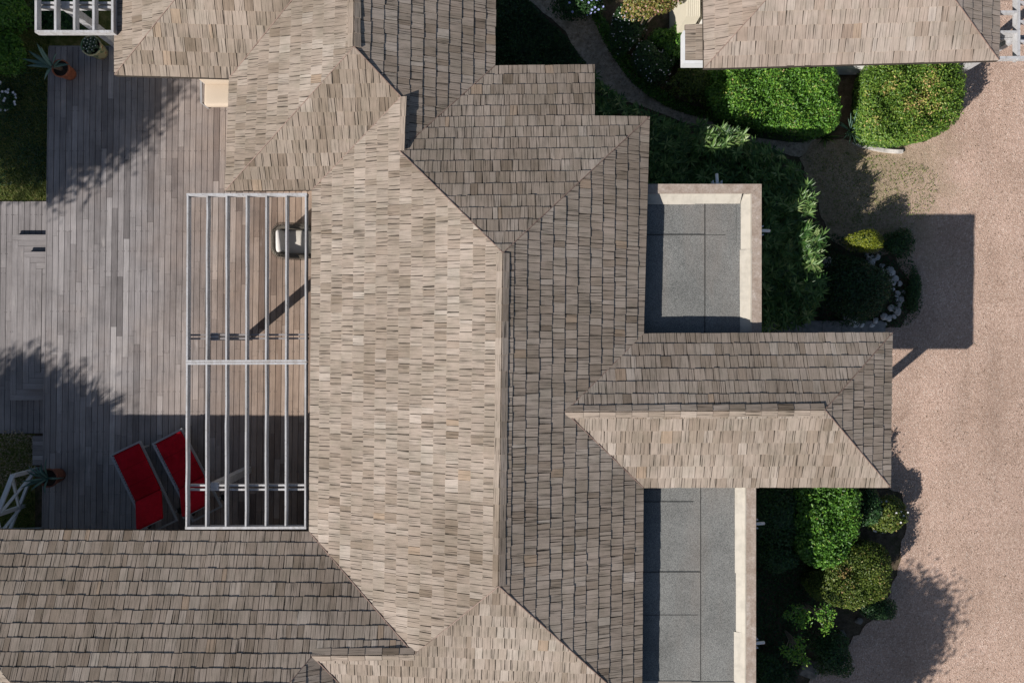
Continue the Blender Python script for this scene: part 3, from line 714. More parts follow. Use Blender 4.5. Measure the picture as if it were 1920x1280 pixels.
fr1 = flat_roof(2.126, x1a, -0.246, y1a, True, False,
    [(2.13, X(1321, ZF), Y(441, ZF), Y(372, ZF)), (2.13, X(1322.2, ZF), -.24, Y(440, ZF)), (X(1321, ZF), X(1399, ZF), -.24, Y(372, ZF))],
    sew=[(X(1320.6, ZF), X(1322.4, ZF), -.24, Y(377, ZF)), (2.14, X(1320.5, ZF), Y(441, ZF), Y(439.3, ZF)), (X(1322.5, ZF), X(1360, ZF), Y(441.2, ZF), Y(440.2, ZF)), (X(1380.6, ZF), X(1381.8, ZF), Y(455, ZF), Y(377, ZF))])
MB().box(X(1381, ZF), X(1400, ZF), -.24, Y(373, ZF), ZF-.01, ZF+.0095).build('felt_sheet', M['felt'], fr1)
x1b = X(1417.5, ZP)
y0b = Y(1276, ZF)-.372
fr2 = flat_roof(2.126, x1b, y0b, -2.454, False, True,
    [(2.13, X(1313, ZF), Y(1072, ZF), -2.46), (2.13, X(1314.2, ZF), y0b+.3, Y(1070.5, ZF)), (X(1312, ZF), X(1390, ZF), y0b+.3, -2.46)],
    sew=[(X(1312.7, ZF), X(1314.3, ZF), y0b+.38, -2.46), (2.14, X(1312.6, ZF), Y(1072.3, ZF), Y(1071.2, ZF)), (2.2, X(1300, ZF), Y(940.6, ZF), Y(940, ZF)), (2.2, X(1308, ZF), Y(1152.5, ZF), Y(1152, ZF))])
y0c = y0b-2.6
flat_roof(2.126, x1b, y0c, y0b-.004, False, True, [(2.13, X(1390, ZF), y0c+.3, y0b-.01)])  # further flat roof out of view, added to shade the lower bed
# white rain spouts with hoppers on the parapet walls
def spout(x, y, dx, dy, z=2.18, ang=12):
    root = empty('water_spout', (x, y, z)); root.parent = villa; root.location = (x, y, z-GR); ORG[root.name] = Vector((x, y, z))
    n_ = Vector((dx, dy, 0)); s = Vector((-dy, dx, 0)); o = Vector((x, y, z))
    bb = MB(); bb.tube([o-n_*.05, o+n_*.13+Vector((0, 0, -.01)), o+n_*.29+Vector((0, 0, -.05))], .031, 12); bb.build('pipe', M['pvc'], root, True)
    for sg in (-1, 1):
        bb = MB(); bb.bar(o+s*.085*sg+n_*-.02+Vector((0, 0, .03)), o+s*.085*sg+n_*.15+Vector((0, 0, .03)), .016, .15); bb.build('hopper_side', M['zinc'], root)
    bb = MB(); bb.bar(o-s*.077+n_*.055+Vector((0, 0, -.06)), o+s*.077+n_*.055+Vector((0, 0, -.06)), .13, .02); bb.build('hopper_base', M['zinc'], root)
    return root
spout(X(1345.5, 2.2), y1a-.03, 0, 1); spout(x1a-.03, Y(432, 2.2), 1, 0); spout(x1b-.03, Y(982, 2.2), 1, 0); spout(x1b-.03, Y(1206, 2.2), 1, 0)

# ------------------------------------------------------------------ garden house at the upper right
gh = empty('garden_house', (X(1600, 0), Y(0, 0), GR), 'smaller white cottage with a pale shingle hipped roof behind the clipped hedges', 'house')
ZG = 2.3
GKEY = dict(A=(1320, 128.5), B=(1872.5, 113.5), C=(1703, -120), D=(1545, -120), E=(1317, -120), G=(1877, -120))
GFIX = dict(A=ZG, B=ZG, E=ZG, G=ZG)
GFAC = dict(GB=(['A', 'B', 'C', 'D'], ('A', 'B')), GL_=(['A', 'D', 'E'], ('A', 'E')), GR_=(['B', 'G', 'C'], ('B', 'G')))
groof, ZG_, GINFO = lay_roof(gh, GKEY, GFIX, GFAC, .40, M['shake_new'], [], [('A', 'D'), ('B', 'C')], wmean=.17, exp=.262)
wall(gh, X(1320, ZG)+.25, X(1872, ZG)-1.0, 6.06, 9.2, 2.2, 'render')
# lean-to bay with white trim
zl = 1.95
lx0, lx1, ly0, ly1 = X(1284.5, zl), X(1330, zl), Y(113.5, zl), Y(46.5, zl)
lean = MB().prism([(lx0, ly0), (lx1, ly0), (lx1, ly1), (lx0, ly1)], [zl-.05, zl-.05+.06, zl-.05+.06, zl-.05], [zl, zl+.06, zl+.06, zl]).build('lean_to_roof', M['underlay'], gh)
for rr in range(3):
    xa = lx0+.205*rr; yy = ly0
    while yy < ly1-.03:
        w_ = min(ly1-yy, random.uniform(.08, .19))
        if ly1-yy-w_ < .05: w_ = ly1-yy
        zz = zl+.06*(xa-lx0)/(lx1-lx0); xb = min(lx1, xa+.22)
        zb = zl+.06*(xb-lx0)/(lx1-lx0); ga = random.uniform(.003, .006); vs = [(xa, yy+ga, zz-.002), (xb, yy+ga, zb-.002), (xb, yy+w_-ga, zb-.002), (xa, yy+w_-ga, zz-.002), (xa, yy+ga, zz+.018), (xb, yy+ga, zb+.005), (xb, yy+w_-ga, zb+.005), (xa, yy+w_-ga, zz+.018)]
        uo = random.uniform(0, 40); uv = [(uo+p_[1]-yy, uo+p_[0]-xa) for p_ in vs]
        mesh('shingle', vs, [(3, 2, 1, 0), (4, 5, 6, 7), (0, 1, 5, 4), (1, 2, 6, 5), (2, 3, 7, 6), (3, 0, 4, 7)], M['shake'], lean, tint=random.uniform(.3, .7), uvs=uv)
        yy += w_
MB().box(lx0-.035, lx0-.003, ly0-.06, Y(58, zl), zl-.26, zl+.012).build('white_trim', M['white_clean'], gh)
MB().box(lx0-.002, lx1, ly0-.06, ly0-.003, zl-.26, zl+.012).build('white_trim', M['white_clean'], gh)
MB().box(lx0+.42, lx1, ly0+.36, ly1-.02, GR, zl-.06).build('bay_wall', M['white_clean'], gh)

# ------------------------------------------------------------------ pergolas
def zpt(u, v, z): return P(u, v, z)
ZT = 2.19
pg = empty('pergola', P(465, 760, 0), 'white timber pergola with seven long rafters over the terrace beside the villa roof', 'pergola')
uT = [351.5, 388, 424.6, 462, 499, 536.5, 573]; uB = [349, 386, 423, 460.4, 497.6, 535, 572]
for ut, ub in zip(uT, uB):
    def um(v): return ut+(ub-ut)*(v-365)/625
    jz = random.uniform(-.004, .004)
    for va, vb in ((366, 675.5), (682.5, 989)):
        bb = MB(); bb.sweep([zpt(um(va+(vb-va)*s_/8)+random.gauss(0, .2)*(0 < s_ < 8), va+(vb-va)*s_/8, ZT+jz+random.gauss(0, .003)) for s_ in range(9)], .032, .155); bb.build('rafter', M['white'], pg)
for v, w_, dz in ((364.5, .05, .006), (676.6, .04, .004), (681.4, .04, .004), (989.3, .05, .006)):
    bb = MB(); bb.bar(zpt(349.5-(v-365)*.004, v+.3, ZT+dz), zpt(575.2-(v-365)*.002, v-.3, ZT+dz), w_, .16); bb.build('cross_beam', M['white'], pg)
for v in (627.5, 634.5, 909.5, 917.5):
    z = ZT-.165
    bb = MB(); bb.bar(zpt(355, v+.3, z), zpt(577, v-.3, z), .036, .11); bb.build('purlin', M['board_grey'] if v < 700 else M['white'], pg)
for y in (0.095, -2.88):
    bb = MB(); bb.bar((-5.93, y, 0.0), (-5.93, y, ZT-.17), .15, .15, up=(0, 1, 0)); o = bb.build('post', M['white'], pg)
    o.location.y += .075

def small_pergola(name, label, us, v_end, zt, v_far, purl, loc):
    root = empty(name, loc, label, 'pergola')
    for u in us:
        bb = MB(); bb.bar(zpt(u, v_end-1.5, zt), zpt(u, v_far, zt), .045, .15); bb.build('rafter', M['white'], root)
    bb = MB(); bb.bar(zpt(us[0]-2, v_end, zt+.004), zpt(us[-1]+2, v_end, zt+.004), .045, .15); bb.build('cross_beam', M['white'], root)
    for v in purl:
        bb = MB(); bb.bar(zpt(us[0]+2, v, zt-.155), zpt(us[-1]+2, v, zt-.155), .042, .12); bb.build('purlin', M['white'], root)
    return root
pu = small_pergola('pergola', 'small white pergola at the upper left corner above the cactus pot', [67, 103.5, 139, 175, 210.5], 59, 2.36, -170, (5.5, 13.5), P(140, 20, 0))
tp = P(122, 10, 2.2); bb = MB(); bb.bar((tp.x, tp.y, GL), (tp.x, tp.y, 2.2), .15, .15, up=(0, 1, 0)); o = bb.build('post', M['white'], pu); o.location.y += .075
# pergola beside the garden house, over the gravel
pr = empty('pergola', P(1900, 60, GR), 'white pergola over the gravel at the right end of the garden house', 'pergola')
zt = 2.3
bb = MB(); bb.bar(zpt(1910.5, 112, zt), zpt(1910.5, -130, zt), .055, .16); bb.build('main_beam', M['white'], pr)
bb = MB(); bb.bar(zpt(1875, 108, zt+.005), zpt(1990, 107, zt+.005), .05, .15); bb.build('cross_beam', M['white'], pr)
for v in (22, 59.5, -15, -52, -90):
    bb = MB(); bb.bar(zpt(1875, v, zt-.003), zpt(1908, v, zt-.003), .042, .13); bb.build('rafter', M['white'], pr)
for v in (4, 40, 77, -32, -70):
    bb = MB(); bb.bar(zpt(1913, v, zt-.003), zpt(1990, v, zt-.003), .042, .13); bb.build('rafter', M['white'], pr)
for v in (66, 71):
    bb = MB(); bb.bar(zpt(1875, v+2, zt-.17), zpt(1985, v+2, zt-.17), .042, .12); bb.build('purlin', M['white'], pr)
for u, v in ((1893, 70), (1893, -110)):
    tp = P(u, v, 2.1); bb = MB(); bb.bar((tp.x, tp.y, GR), (tp.x, tp.y, 2.1), .13, .13, up=(0, 1, 0)); bb.build('post', M['white'], pr)

# ------------------------------------------------------------------ wicker armchair
ac = P(545, 452, .6); cx, cy = ac.x, ac.y
ch = empty('wicker_armchair', (cx, cy, 0), 'round backed wicker armchair with pale cushions under the pergola', 'armchair')
def u_path(hw, dep, r, n=7):
    """open U seen from above, opening towards +x"""
    pts = [(dep/2, hw)]; pts += [(-dep/2+r+(dep-r)*.0+ (dep-2*r)*.5, hw)]
    for i in range(n+1):
        a = math.pi/2+math.pi/2*i/n; pts.append((-dep/2+r+r*math.cos(a), hw-r+r*math.sin(a)))
    for i in range(n+1):
        a = math.pi+math.pi/2*i/n; pts.append((-dep/2+r+r*math.cos(a), -hw+r+r*math.sin(a)))
    pts += [(-dep/2+r+(dep-2*r)*.5, -hw), (dep/2, -hw)]
    return pts
def u_shell(hw, dep, r, th, zlo, zarm, zback):
    outer = u_path(hw, dep, r); inner = u_path(hw-th, dep-th, max(.03, r-th*.6)); inner = [(x+th/2, y) for x, y in inner]
    L = [0]
    for i in range(1, len(outer)): L.append(L[-1]+math.dist(outer[i], outer[i-1]))
    vs = []; uv = []; fs = []; n = len(outer)
    for i in range(n):
        k_ = min(1, max(0, (dep*.25-outer[i][0])/(dep*.6))); zt_ = zarm+(zback-zarm)*k_*k_*(3-2*k_)
        (xo, yo), (xi, yi) = outer[i], inner[i]; xm, ym = (xo+xi)/2, (yo+yi)/2
        ring = [(xo*.93, yo*.93, zlo), (xo, yo, zt_-.06), (xo*.985+xm*.015, yo*.985+ym*.015, zt_-.015), (xm, ym, zt_), (xi, yi, zt_-.02), (xi, yi, zlo)]
        for j, p_ in enumerate(ring): vs.append((cx+p_[0], cy+p_[1], p_[2])); uv.append((L[i], j*.1))
    for i in range(n-1):
        for j in range(5): a = i*6+j; fs.append((a, a+1, a+7, a+6))
    fs += [(5, 4, 3, 2, 1, 0), tuple((n-1)*6+j for j in range(6))]
    return vs, fs, uv
vs, fs, uv = u_shell(.355, .80, .23, .085, .10, .60, .70)
mesh('woven_shell', vs, fs, M['wicker'], ch, uvs=uv, smooth=True)
# thick wrapped strands over the rim, one by one
pth = u_path(.35, .73, .2, 9); acc = []
for i in range(1, len(pth)):
    a, b_ = Vector(pth[i-1]), Vector(pth[i]); n_ = max(1, int((b_-a).length/.021))
    for j in range(n_): acc.append((a+(b_-a)*(j/n_), (b_-a).normalized()))
bb = MB()
for p_, d_ in acc:
    k_ = min(1, max(0, (.2-p_.x)/.48)); zz = .60+.10*k_*k_*(3-2*k_); nn = Vector((-d_.y, d_.x))
    sh = d_*.012
    bb.tube([(cx+p_.x+nn.x*.052+sh.x, cy+p_.y+nn.y*.052+sh.y, zz-.05), (cx+p_.x+nn.x*.03+sh.x*.5, cy+p_.y+nn.y*.03+sh.y*.5, zz+.004), (cx+p_.x-nn.x*.03, cy+p_.y-nn.y*.03, zz+.004), (cx+p_.x-nn.x*.052, cy+p_.y-nn.y*.052, zz-.05)], .0085, 5)
tag(bb.build('rim_strands', M['strand'], ch, True), kind='stuff')
MB().box(cx-.30, cx+.36, cy-.29, cy+.29, .14, .29).build('seat_base', M['wicker'], ch)
vs, fs = rounded_box(cx+.06, cy, .36, .64, .55, .15, .05, 3, None, .012); mesh('seat_cushion', vs, fs, M['cushion'], ch, smooth=True)
vs, fs = rounded_box(0, 0, 0, .13, .50, .33, .055, 3, None, .0)
R_ = Matrix.Rotation(math.radians(-24), 4, 'Y'); vv = []
for v in vs:
    q_ = Vector(v); q_.x += .012*math.sin(q_.y*38+q_.z*22)+.010*math.sin(q_.y*71-q_.z*30); q_.y *= 1+.06*math.sin(q_.z*9)
    q_ = R_ @ q_; vv.append((cx-.215+q_.x, cy-.005+q_.y, .54+q_.z))
mesh('back_pillow', vv, fs, M['pillow'], ch, smooth=True)
for sx in (-.3, .33):
    for sy in (-.28, .28): MB().tube([(cx+sx, cy+sy, 0), (cx+sx*.97, cy+sy*.97, .15)], .02, 8).build('leg', M['black'], ch)

# ------------------------------------------------------------------ beige lounge chair half under the eaves
b0 = P(405, 174, .4); bx, by = b0.x+.12, b0.y
lc = empty('lounge_chair', (bx, by, 0), 'beige upholstered lounge chair half hidden under the shingle eaves', 'armchair')
vs, fs = rounded_box(bx, by-.03, .33, .78, .52, .20, .07, 4, None, .012); mesh('seat', vs, fs, M['beige'], lc, smooth=True)
vs, fs = rounded_box(bx, by+.265, .52, .80, .17, .5, .07, 4, None, 0); mesh('backrest', vs, fs, M['beige'], lc, smooth=True)
for sx in (-1, 1):
    bb = MB(); bb.bar((bx+.43*sx, by-.24, .44), (bx+.43*sx, by+.28, .46), .045, .03); bb.build('arm', M['greyplastic'], lc)
    for yy in (-.22, .26): MB().box(bx+.43*sx-.02, bx+.43*sx+.02, by+yy-.02, by+yy+.02, 0, .43).build('leg', M['greyplastic'], lc)
MB().box(bx-.40, bx+.40, by-.26, by+.30, .19, .225).build('frame', M['greyplastic'], lc)

# ------------------------------------------------------------------ red sun loungers
def lounger(label, foot, direction):
    """foot: world xy of the foot end centre; direction: heading towards the head end"""
    root = empty('sun_lounger', (foot[0], foot[1], 0), label, 'sun lounger', 'red loungers on the shaded terrace')
    ang = math.atan2(direction[1], direction[0])-math.pi/2
    root.rotation_euler = (0, 0, ang)
    def lm(bb, name, mat, parent=root, smooth=False):
        me_o = mesh(name, bb.v, bb.f, mat, None, tint=bb.t, uvs=bb.uv, smooth=smooth); me_o.parent = parent; return me_o
    fr = MB(); fr.bar((.35, -.04, .30), (.35, 1.92, .30), .045, .05); fr.bar((-.35, -.04, .30), (-.35, 1.92, .30), .045, .05)
    fr.bar((-.33, -.02, .30), (.33, -.02, .30), .04, .05); fr.bar((-.33, 1.9, .30), (.33, 1.9, .30), .04, .05)
    lm(fr, 'frame', M['alu'])
    for sx in (-.35, .35):
        for yy in (.12, 1.72):
            bb = MB(); bb.box(sx-.02, sx+.02, yy-.02, yy+.02, 0, .25); lm(bb, 'leg', M['alu'])
    for i in range(17):
        yy = .03+i*.066; bb = MB(); bb.box(-.33, .33, yy, yy+.042, .285, .30); lm(bb, 'slat', M['alu'])
    vs, fs = rounded_box(0, 0, 0, .62, 1.13, .075, .03, 2, None, .006)
    me_o = mesh('seat_cushion', [(v[0]-.04, v[1]+.575, v[2]+.345) for v in vs], fs, M['red'], None, smooth=True); me_o.parent = root
    a = math.radians(40); R2 = Matrix.Rotation(a, 3, 'X')
    vs, fs = rounded_box(0, 0, 0, .62, .74, .075, .03, 2, None, .006)
    me_o = mesh('back_cushion', [tuple(R2 @ Vector((v[0]-.04, v[1]+.37, v[2]))+Vector((0, 1.15, .35))) for v in vs], fs, M['red'], None, smooth=True); me_o.parent = root
    sm = MB()
    for yy in (.02, .40, .78, 1.125): sm.box(-.345, .265, yy-.006, yy+.006, .3795, .3875)
    for sx in (-.347, .267): sm.box(sx-.006, sx+.006, .03, 1.11, .345, .352)
    lm(sm, 'piping', M['red_piping'])
    bf = MB()
    for sx in (-.27, .27):
        bf.bar((sx, 1.14, .31), (sx, 1.14+.78*math.cos(a), .31+.78*math.sin(a)), .03, .03)
    bf.bar((-.28, 1.14+.77*math.cos(a), .31+.77*math.sin(a)), (.28, 1.14+.77*math.cos(a), .31+.77*math.sin(a)), .03, .03)
    bf.bar((-.05, 1.55, .27), (-.05, 1.14+.5*math.cos(a), .30+.5*math.sin(a)), .03, .02)
    lm(bf, 'back_frame', M['alu'])
    for sx in (-.385, .385):
        bb = MB(); bb.tube([(sx-.02, 1.74, .07), (sx+.02, 1.74, .07)], .07, 14); lm(bb, 'wheel', M['black'])
    return root
f1 = P(232, 843, .38); f2 = P(311, 820.5, .38)
lounger('red cushioned sun lounger fully in view left of the pergola', (f1.x, f1.y), (.43, -.90))
lounger('red cushioned sun lounger partly under the pergola rafters', (f2.x, f2.y), (.46, -.888))

# ------------------------------------------------------------------ pots
def pot(u, v, z, r, h, label, mat, deco=False):
    p_ = P(u, v, z+h); x, y = p_.x, p_.y
    root = empty('flower_pot', (x, y, z), label, 'flower pot')
    bb = MB(); bb.lathe(x, y, [(0, z), (r*.72, z), (r*.80, z+h*.3), (r*.93, z+h*.82), (r*1.0, z+h*.86), (r*1.04, z+h*.9), (r*1.04, z+h), (r*.90, z+h), (r*.88, z+h*.86)], 28)
    bb.build('pot_body', mat, root, True)
    bb = MB(); bb.lathe(x, y, [(r*.89, z+h*.9), (r*.5, z+h*.92), (0, z+h*.93)], 20); bb.build('soil', M['soil'], root, True)
    return root, x, y
k = NT('painted_glaze'); tc = k.gen()
fl = k.voro(tc, 7.0); c = k.ramp(fl, [(0.0, (0.42, 0.13, 0.08)), (0.22, (0.42, 0.16, 0.10)), (0.27, (0.46, 0.40, 0.20)), (0.62, (0.47, 0.42, 0.23)), (0.7, (0.10, 0.17, 0.07))])
M['glaze'] = k.fin(c, 0.4, None, spec=.5)
def blade(bb, base, tip, w, lift, n=7, t=.5):
    """thick, channelled leaf from base to tip, arching by lift"""
    base = Vector(base); tip = Vector(tip); d = tip-base; sd = d.cross(Vector((0, 0, 1))); sd.normalize()
    vs = []; fs = []; uv = []
    for i in range(n+1):
        s = i/n; c_ = base+d*s+Vector((0, 0, lift*math.sin(math.pi*s*.85))); ww = w*(.75+.55*math.sin(min(1, s*1.7)*math.pi*.62))*(1-s**2.6)+.001
        vs += [c_-sd*ww+Vector((0, 0, ww*.35)), c_+Vector((0, 0, -.002)), c_+sd*ww+Vector((0, 0, ww*.35)), c_-Vector((0, 0, ww*.35))]
        uv += [(0, s)]*4
    for i in range(n):
        a = 4*i; fs += [(a, a+1, a+5, a+4), (a+1, a+2, a+6, a+5), (a+2, a+3, a+7, a+6), (a+3, a, a+4, a+7)]
    bb.add(vs, fs, uv, t)
pot1, x, y = pot(113, 128, 0, .19, .40, 'terracotta pot holding the spiky agave at the top of the terrace', M['terracotta'])
ag = empty('agave_plant', (x, y, .37), 'large blue green agave leaning out of a terracotta pot by the lawn', 'agave')
cb = P(99, 125, .52)
for tu, tv, tz, w_ in ((42, 111, .62, .035), (50, 124.5, .6, .032), (54, 96, .85, .04), (70, 81, .9, .04), (78, 88, .98, .032), (133, 122, .62, .034), (84, 152, .35, .03), (108, 100, 1.0, .028), (118, 112, .7, .026)):
    bb = MB(); blade(bb, (cb.x+random.uniform(-.03, .03), cb.y+random.uniform(-.03, .03), cb.z), P(tu, tv, tz), w_, .05, t=random.uniform(.2, 1)); bb.build('leaf', M['agave_leaf'], ag, True)
bb = MB(); bb.tube([(x, y, .36), ((x+cb.x)/2, (y+cb.y)/2, .46), (cb.x, cb.y, .56)], [.05, .05, .045], 8); bb.build('stem', M['bark'], ag)
pot2, x, y = pot(170, 85.5, 0, .215, .45, 'painted ceramic pot with a flower pattern and a clump of cacti', M['glaze'])
cc = empty('cactus_clump', (x, y, .42), 'clump of small round cacti filling the painted pot', 'cactus')
for i in range(17):
    a = i*2.4; rr = .165*math.sqrt((i+.4)/17); r_ = random.uniform(.034, .05)
    prof = [(r_*math.sin(math.pi*q/7)+.0005, .43+r_*1.1*(1-math.cos(math.pi*q/7))) for q in range(8)]
    bb = MB(); bb.lathe(x+rr*math.cos(a), y+rr*math.sin(a), prof, 10); o = bb.build('cactus_ball', M['cactus'], cc, True)
    bb = MB(); bb.lathe(x+rr*math.cos(a), y+rr*math.sin(a), [(.012, .43+r_*2.17), (.009, .43+r_*2.24), (0, .43+r_*2.26)], 6); bb.build('woolly_tip', M['cushion'], o, True)
pot3, x, y = pot(90, 896, 0, .20, .44, 'brown terracotta pot beside the white lattice railing', M['terracotta_dark'])
ag2 = empty('agave_plant', (x, y, .4), 'drooping green agave in the pot beside the lattice railing', 'agave')
for i in range(13):
    a = random.uniform(1.9, 4.4) if i < 9 else random.uniform(0, 6.28); l_ = random.uniform(.3, .52)
    bb = MB(); blade(bb, (x, y, .42), (x+l_*math.cos(a), y+l_*math.sin(a), .42+random.uniform(-.05, .22)), .022, .12, t=random.random()); bb.build('leaf', M['agave_leaf'], ag2, True)

# ------------------------------------------------------------------ white lattice railing at the lower left
lr = empty('lattice_railing', P(25, 950, GL), 'white timber railing with crossed braces at the lower left picture edge', 'railing')
A = P(24, 890, .45); B_ = P(-16, 990, .45)
dv = (B_-A)
def rp(s, z): q_ = A+dv*s; return Vector((q_.x, q_.y, z))
bb = MB(); bb.bar(rp(0, .47), rp(1.5, .47), .095, .045); bb.build('top_rail', M['white_clean'], lr)
bb = MB(); bb.bar(rp(0, -.30), rp(1.5, -.30), .06, .06); bb.build('bottom_rail', M['white_clean'], lr)
for s in (0.02, .75, 1.48):
    q_ = rp(s, GL); bb = MB(); bb.box(q_.x-.04, q_.x+.04, q_.y-.04, q_.y+.04, GL, .42); bb.build('post', M['white_clean'], lr)
for s0, s1 in ((.05, .72), (.78, 1.46)):
    for za, zb in ((-.30, .43), (.43, -.30)):
        off = Vector((.022, .01, 0)) if za < 0 else Vector((-.022, -.01, 0))
        bb = MB(); bb.bar(rp(s0, za)+off, rp(s1, zb)+off, .035, .06, up=(dv.y, -dv.x, 0)); bb.build('brace', M['white_clean'], lr)

# ------------------------------------------------------------------ cabinet and unit beside the garden house
cbn = empty('storage_cabinet', P(1298, -10, GR), 'cream ribbed cabinet beside the garden house at the top edge', 'cabinet')
zc = 1.55; xa, xb = X(1287, zc), X(1313, zc); ya, yb = Y(30, zc), Y(-60, zc)
MB().box(xa, xb, ya, yb, GR, zc-.02).build('cabinet_body', M['cabinet'], cbn)
for i in range(7):
    w_ = (xb-xa)/7; MB().box(xa+w_*i+.003, xa+w_*(i+1)-.003, ya-.015, yb, zc-.018, zc).build('lid_rib', M['cabinet'], cbn)
ucn = empty('air_conditioner', P(1288, 36, GR), 'grey outdoor unit on the ground below the cream cabinet', 'outdoor unit')
xa, xb = X(1281, .7), X(1314, .7); ya, yb = Y(45, .7), Y(33, .7)
vs, fs = rounded_box((xa+xb)/2, (ya+yb)/2, .24, xb-xa, yb-ya, .86, .03, 2); mesh('casing', vs, fs, M['greyplastic'], ucn)
for i in range(5): MB().box(xa+.03, xb-.03, ya-.012, ya-.002, -.05+.13*i, .0+.13*i).build('grille_slat', M['alu'], ucn)

# ------------------------------------------------------------------ vegetation
M['litter_dark'] = m_leaf('dark_dry_leaf', [(0, (0.05, 0.035, 0.02)), (0.7, (0.16, 0.11, 0.065)), (1, (0.40, 0.31, 0.2))], 0.8, 0.1)
M['litter'] = m_leaf('dry_leaf', [(0, (0.20, 0.15, 0.09)), (0.6, (0.42, 0.34, 0.24)), (1, (0.60, 0.52, 0.40))], 0.8, 0.1)
def unit(a): return a/np.maximum(1e-9, np.linalg.norm(a, axis=1, keepdims=True))
def leaf_mesh(name, C, Nn, mat, parent, length, width, tint, jit=.35, axis=None, fold=.25):
    """one folded, diamond-shaped leaf (two triangles) per centre"""
    n = len(C); Nn = unit(Nn)
    ax = rng.normal(size=(n, 3)) if axis is None else axis
    ax = unit(ax-Nn*np.sum(ax*Nn, axis=1, keepdims=True)); sd = np.cross(Nn, ax)
    L = length*(1+jit*rng.uniform(-1, 1, (n, 1))); W = width*(1+jit*rng.uniform(-1, 1, (n, 1)))
    b = C-ax*L/2; t = C+ax*L/2; m = C-ax*L*.06
    l = m-sd*W/2+Nn*W*fold; r = m+sd*W/2+Nn*W*fold
    V = np.stack([b, r, t, l], axis=1).reshape(-1, 3); i = np.arange(n)*4
    Fc = np.concatenate([np.stack([i, i+1, i+2], 1), np.stack([i, i+2, i+3], 1)])
    return npmesh(name, V, Fc, mat, parent, tint=np.concatenate([tint, tint]))
def tints(n, a=2.2, b=2.4): return rng.beta(a, b, n)
def stems(root, x, y, z0, tops, r=.02, name='stem', mat='bark'):
    bb = MB()
    for q in tops:
        mid = ((x+q[0])/2+random.uniform(-.05, .05), (y+q[1])/2+random.uniform(-.05, .05), (z0+q[2])/2+.05)
        bb.tube([(x+(q[0]-x)*.12, y+(q[1]-y)*.12, z0), mid, q], [r, r*.75, r*.4], 5)
    return bb.build(name, M[mat], root)
def bush(name, label, cat, u, v, zc, rx, ry, rz, n, leaf, mat, z0=GR, group=None, a=2.2, b=2.4, core=True, flowers=None, lump=.32, shell=(.72, 1.04), seed=0, updir=.5):
    c = P(u, v, zc); root = empty(name, (c.x, c.y, z0), label, cat, group)
    d = unit(rng.normal(size=(n, 3))); d[:, 2] = np.where(d[:, 2] < -.3, -d[:, 2], d[:, 2])
    k1 = rng.normal(size=(6, 3))*2.6; ph = rng.uniform(0, 6.28, 6)
    lum = 1+lump*np.mean(np.sin(d @ k1.T+ph), axis=1)*1.8
    rad = rng.uniform(shell[0], shell[1], n)*lum
    R3 = np.array([rx, ry, rz]); C = np.array([c.x, c.y, zc])+d*R3*rad[:, None]
    C[:, 2] = np.maximum(C[:, 2], z0+.03)
    Nn = d+rng.normal(size=(n, 3))*.65+np.array([0, 0, updir])
    leaf_mesh('crown', C, Nn, M[mat], root, leaf, leaf*.55, tints(n, a, b))
    stems(root, c.x, c.y, z0, [(c.x+rx*.7*math.cos(q), c.y+ry*.7*math.sin(q), zc+rz*.45) for q in np.arange(7)*.9], .018)
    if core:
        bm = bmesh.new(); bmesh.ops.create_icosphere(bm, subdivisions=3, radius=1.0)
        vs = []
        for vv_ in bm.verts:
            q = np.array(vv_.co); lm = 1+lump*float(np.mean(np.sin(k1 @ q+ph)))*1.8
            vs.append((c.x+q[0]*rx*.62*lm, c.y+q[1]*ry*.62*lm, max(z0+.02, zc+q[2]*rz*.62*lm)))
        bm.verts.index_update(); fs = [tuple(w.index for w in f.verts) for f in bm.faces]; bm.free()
        mesh('light_blocking_core', vs, fs, M['dark_leaf'], root, tint=.15)  # solid dark core, added inside the crown to block light
    if flowers:
        fm, fn, fs_ = flowers
        dd = unit(rng.normal(size=(fn, 3))); dd[:, 2] = np.abs(dd[:, 2])*.9+.1; dd = unit(dd)
        lum = 1+lump*np.mean(np.sin(dd @ k1.T+ph), axis=1)*1.8
        for i in range(min(fn, 60)):
            q = np.array([c.x, c.y, zc])+dd[i]*R3*1.04*lum[i]; bb = MB()
            for pz in range(5):
                an = pz*1.2566+i; e = Vector((math.cos(an), math.sin(an), .25))*fs_; s2 = Vector((-math.sin(an), math.cos(an), 0))*fs_*.42; o_ = Vector(q)
                bb.add([o_, o_+e*.6+s2, o_+e, o_+e*.6-s2], [(0, 1, 2, 3)], None)
            bb.build('blossom', M[fm], root)
    return root
def inside(poly, x, y):
    r = np.zeros(len(x), dtype=bool); n = len(poly)
    for i in range(n):
        x0, y0 = poly[i-1]; x1, y1 = poly[i]
        if y0 == y1: continue
        c = ((y0 > y) != (y1 > y)) & (x < (x1-x0)*(y-y0)/(y1-y0)+x0); r ^= c
    return r
def edge_dist(poly, x, y):
    d = np.full(len(x), 1e9); n = len(poly)
    for i in range(n):
        a = np.array(poly[i-1]); b = np.array(poly[i]); e = b-a; l2 = max(1e-9, e @ e)
        t = np.clip(((x-a[0])*e[0]+(y-a[1])*e[1])/l2, 0, 1); d = np.minimum(d, np.hypot(x-a[0]-t*e[0], y-a[1]-t*e[1]))
    return d
def sample_poly(poly, n):
    p = np.array(poly); lo, hi = p.min(0), p.max(0); X_ = []; Y_ = []; m = 0
    while m < n:
        x = rng.uniform(lo[0], hi[0], n*2); y = rng.uniform(lo[1], hi[1], n*2); k_ = inside(poly, x, y); X_.append(x[k_]); Y_.append(y[k_]); m += int(k_.sum())
    return np.concatenate(X_)[:n], np.concatenate(Y_)[:n]
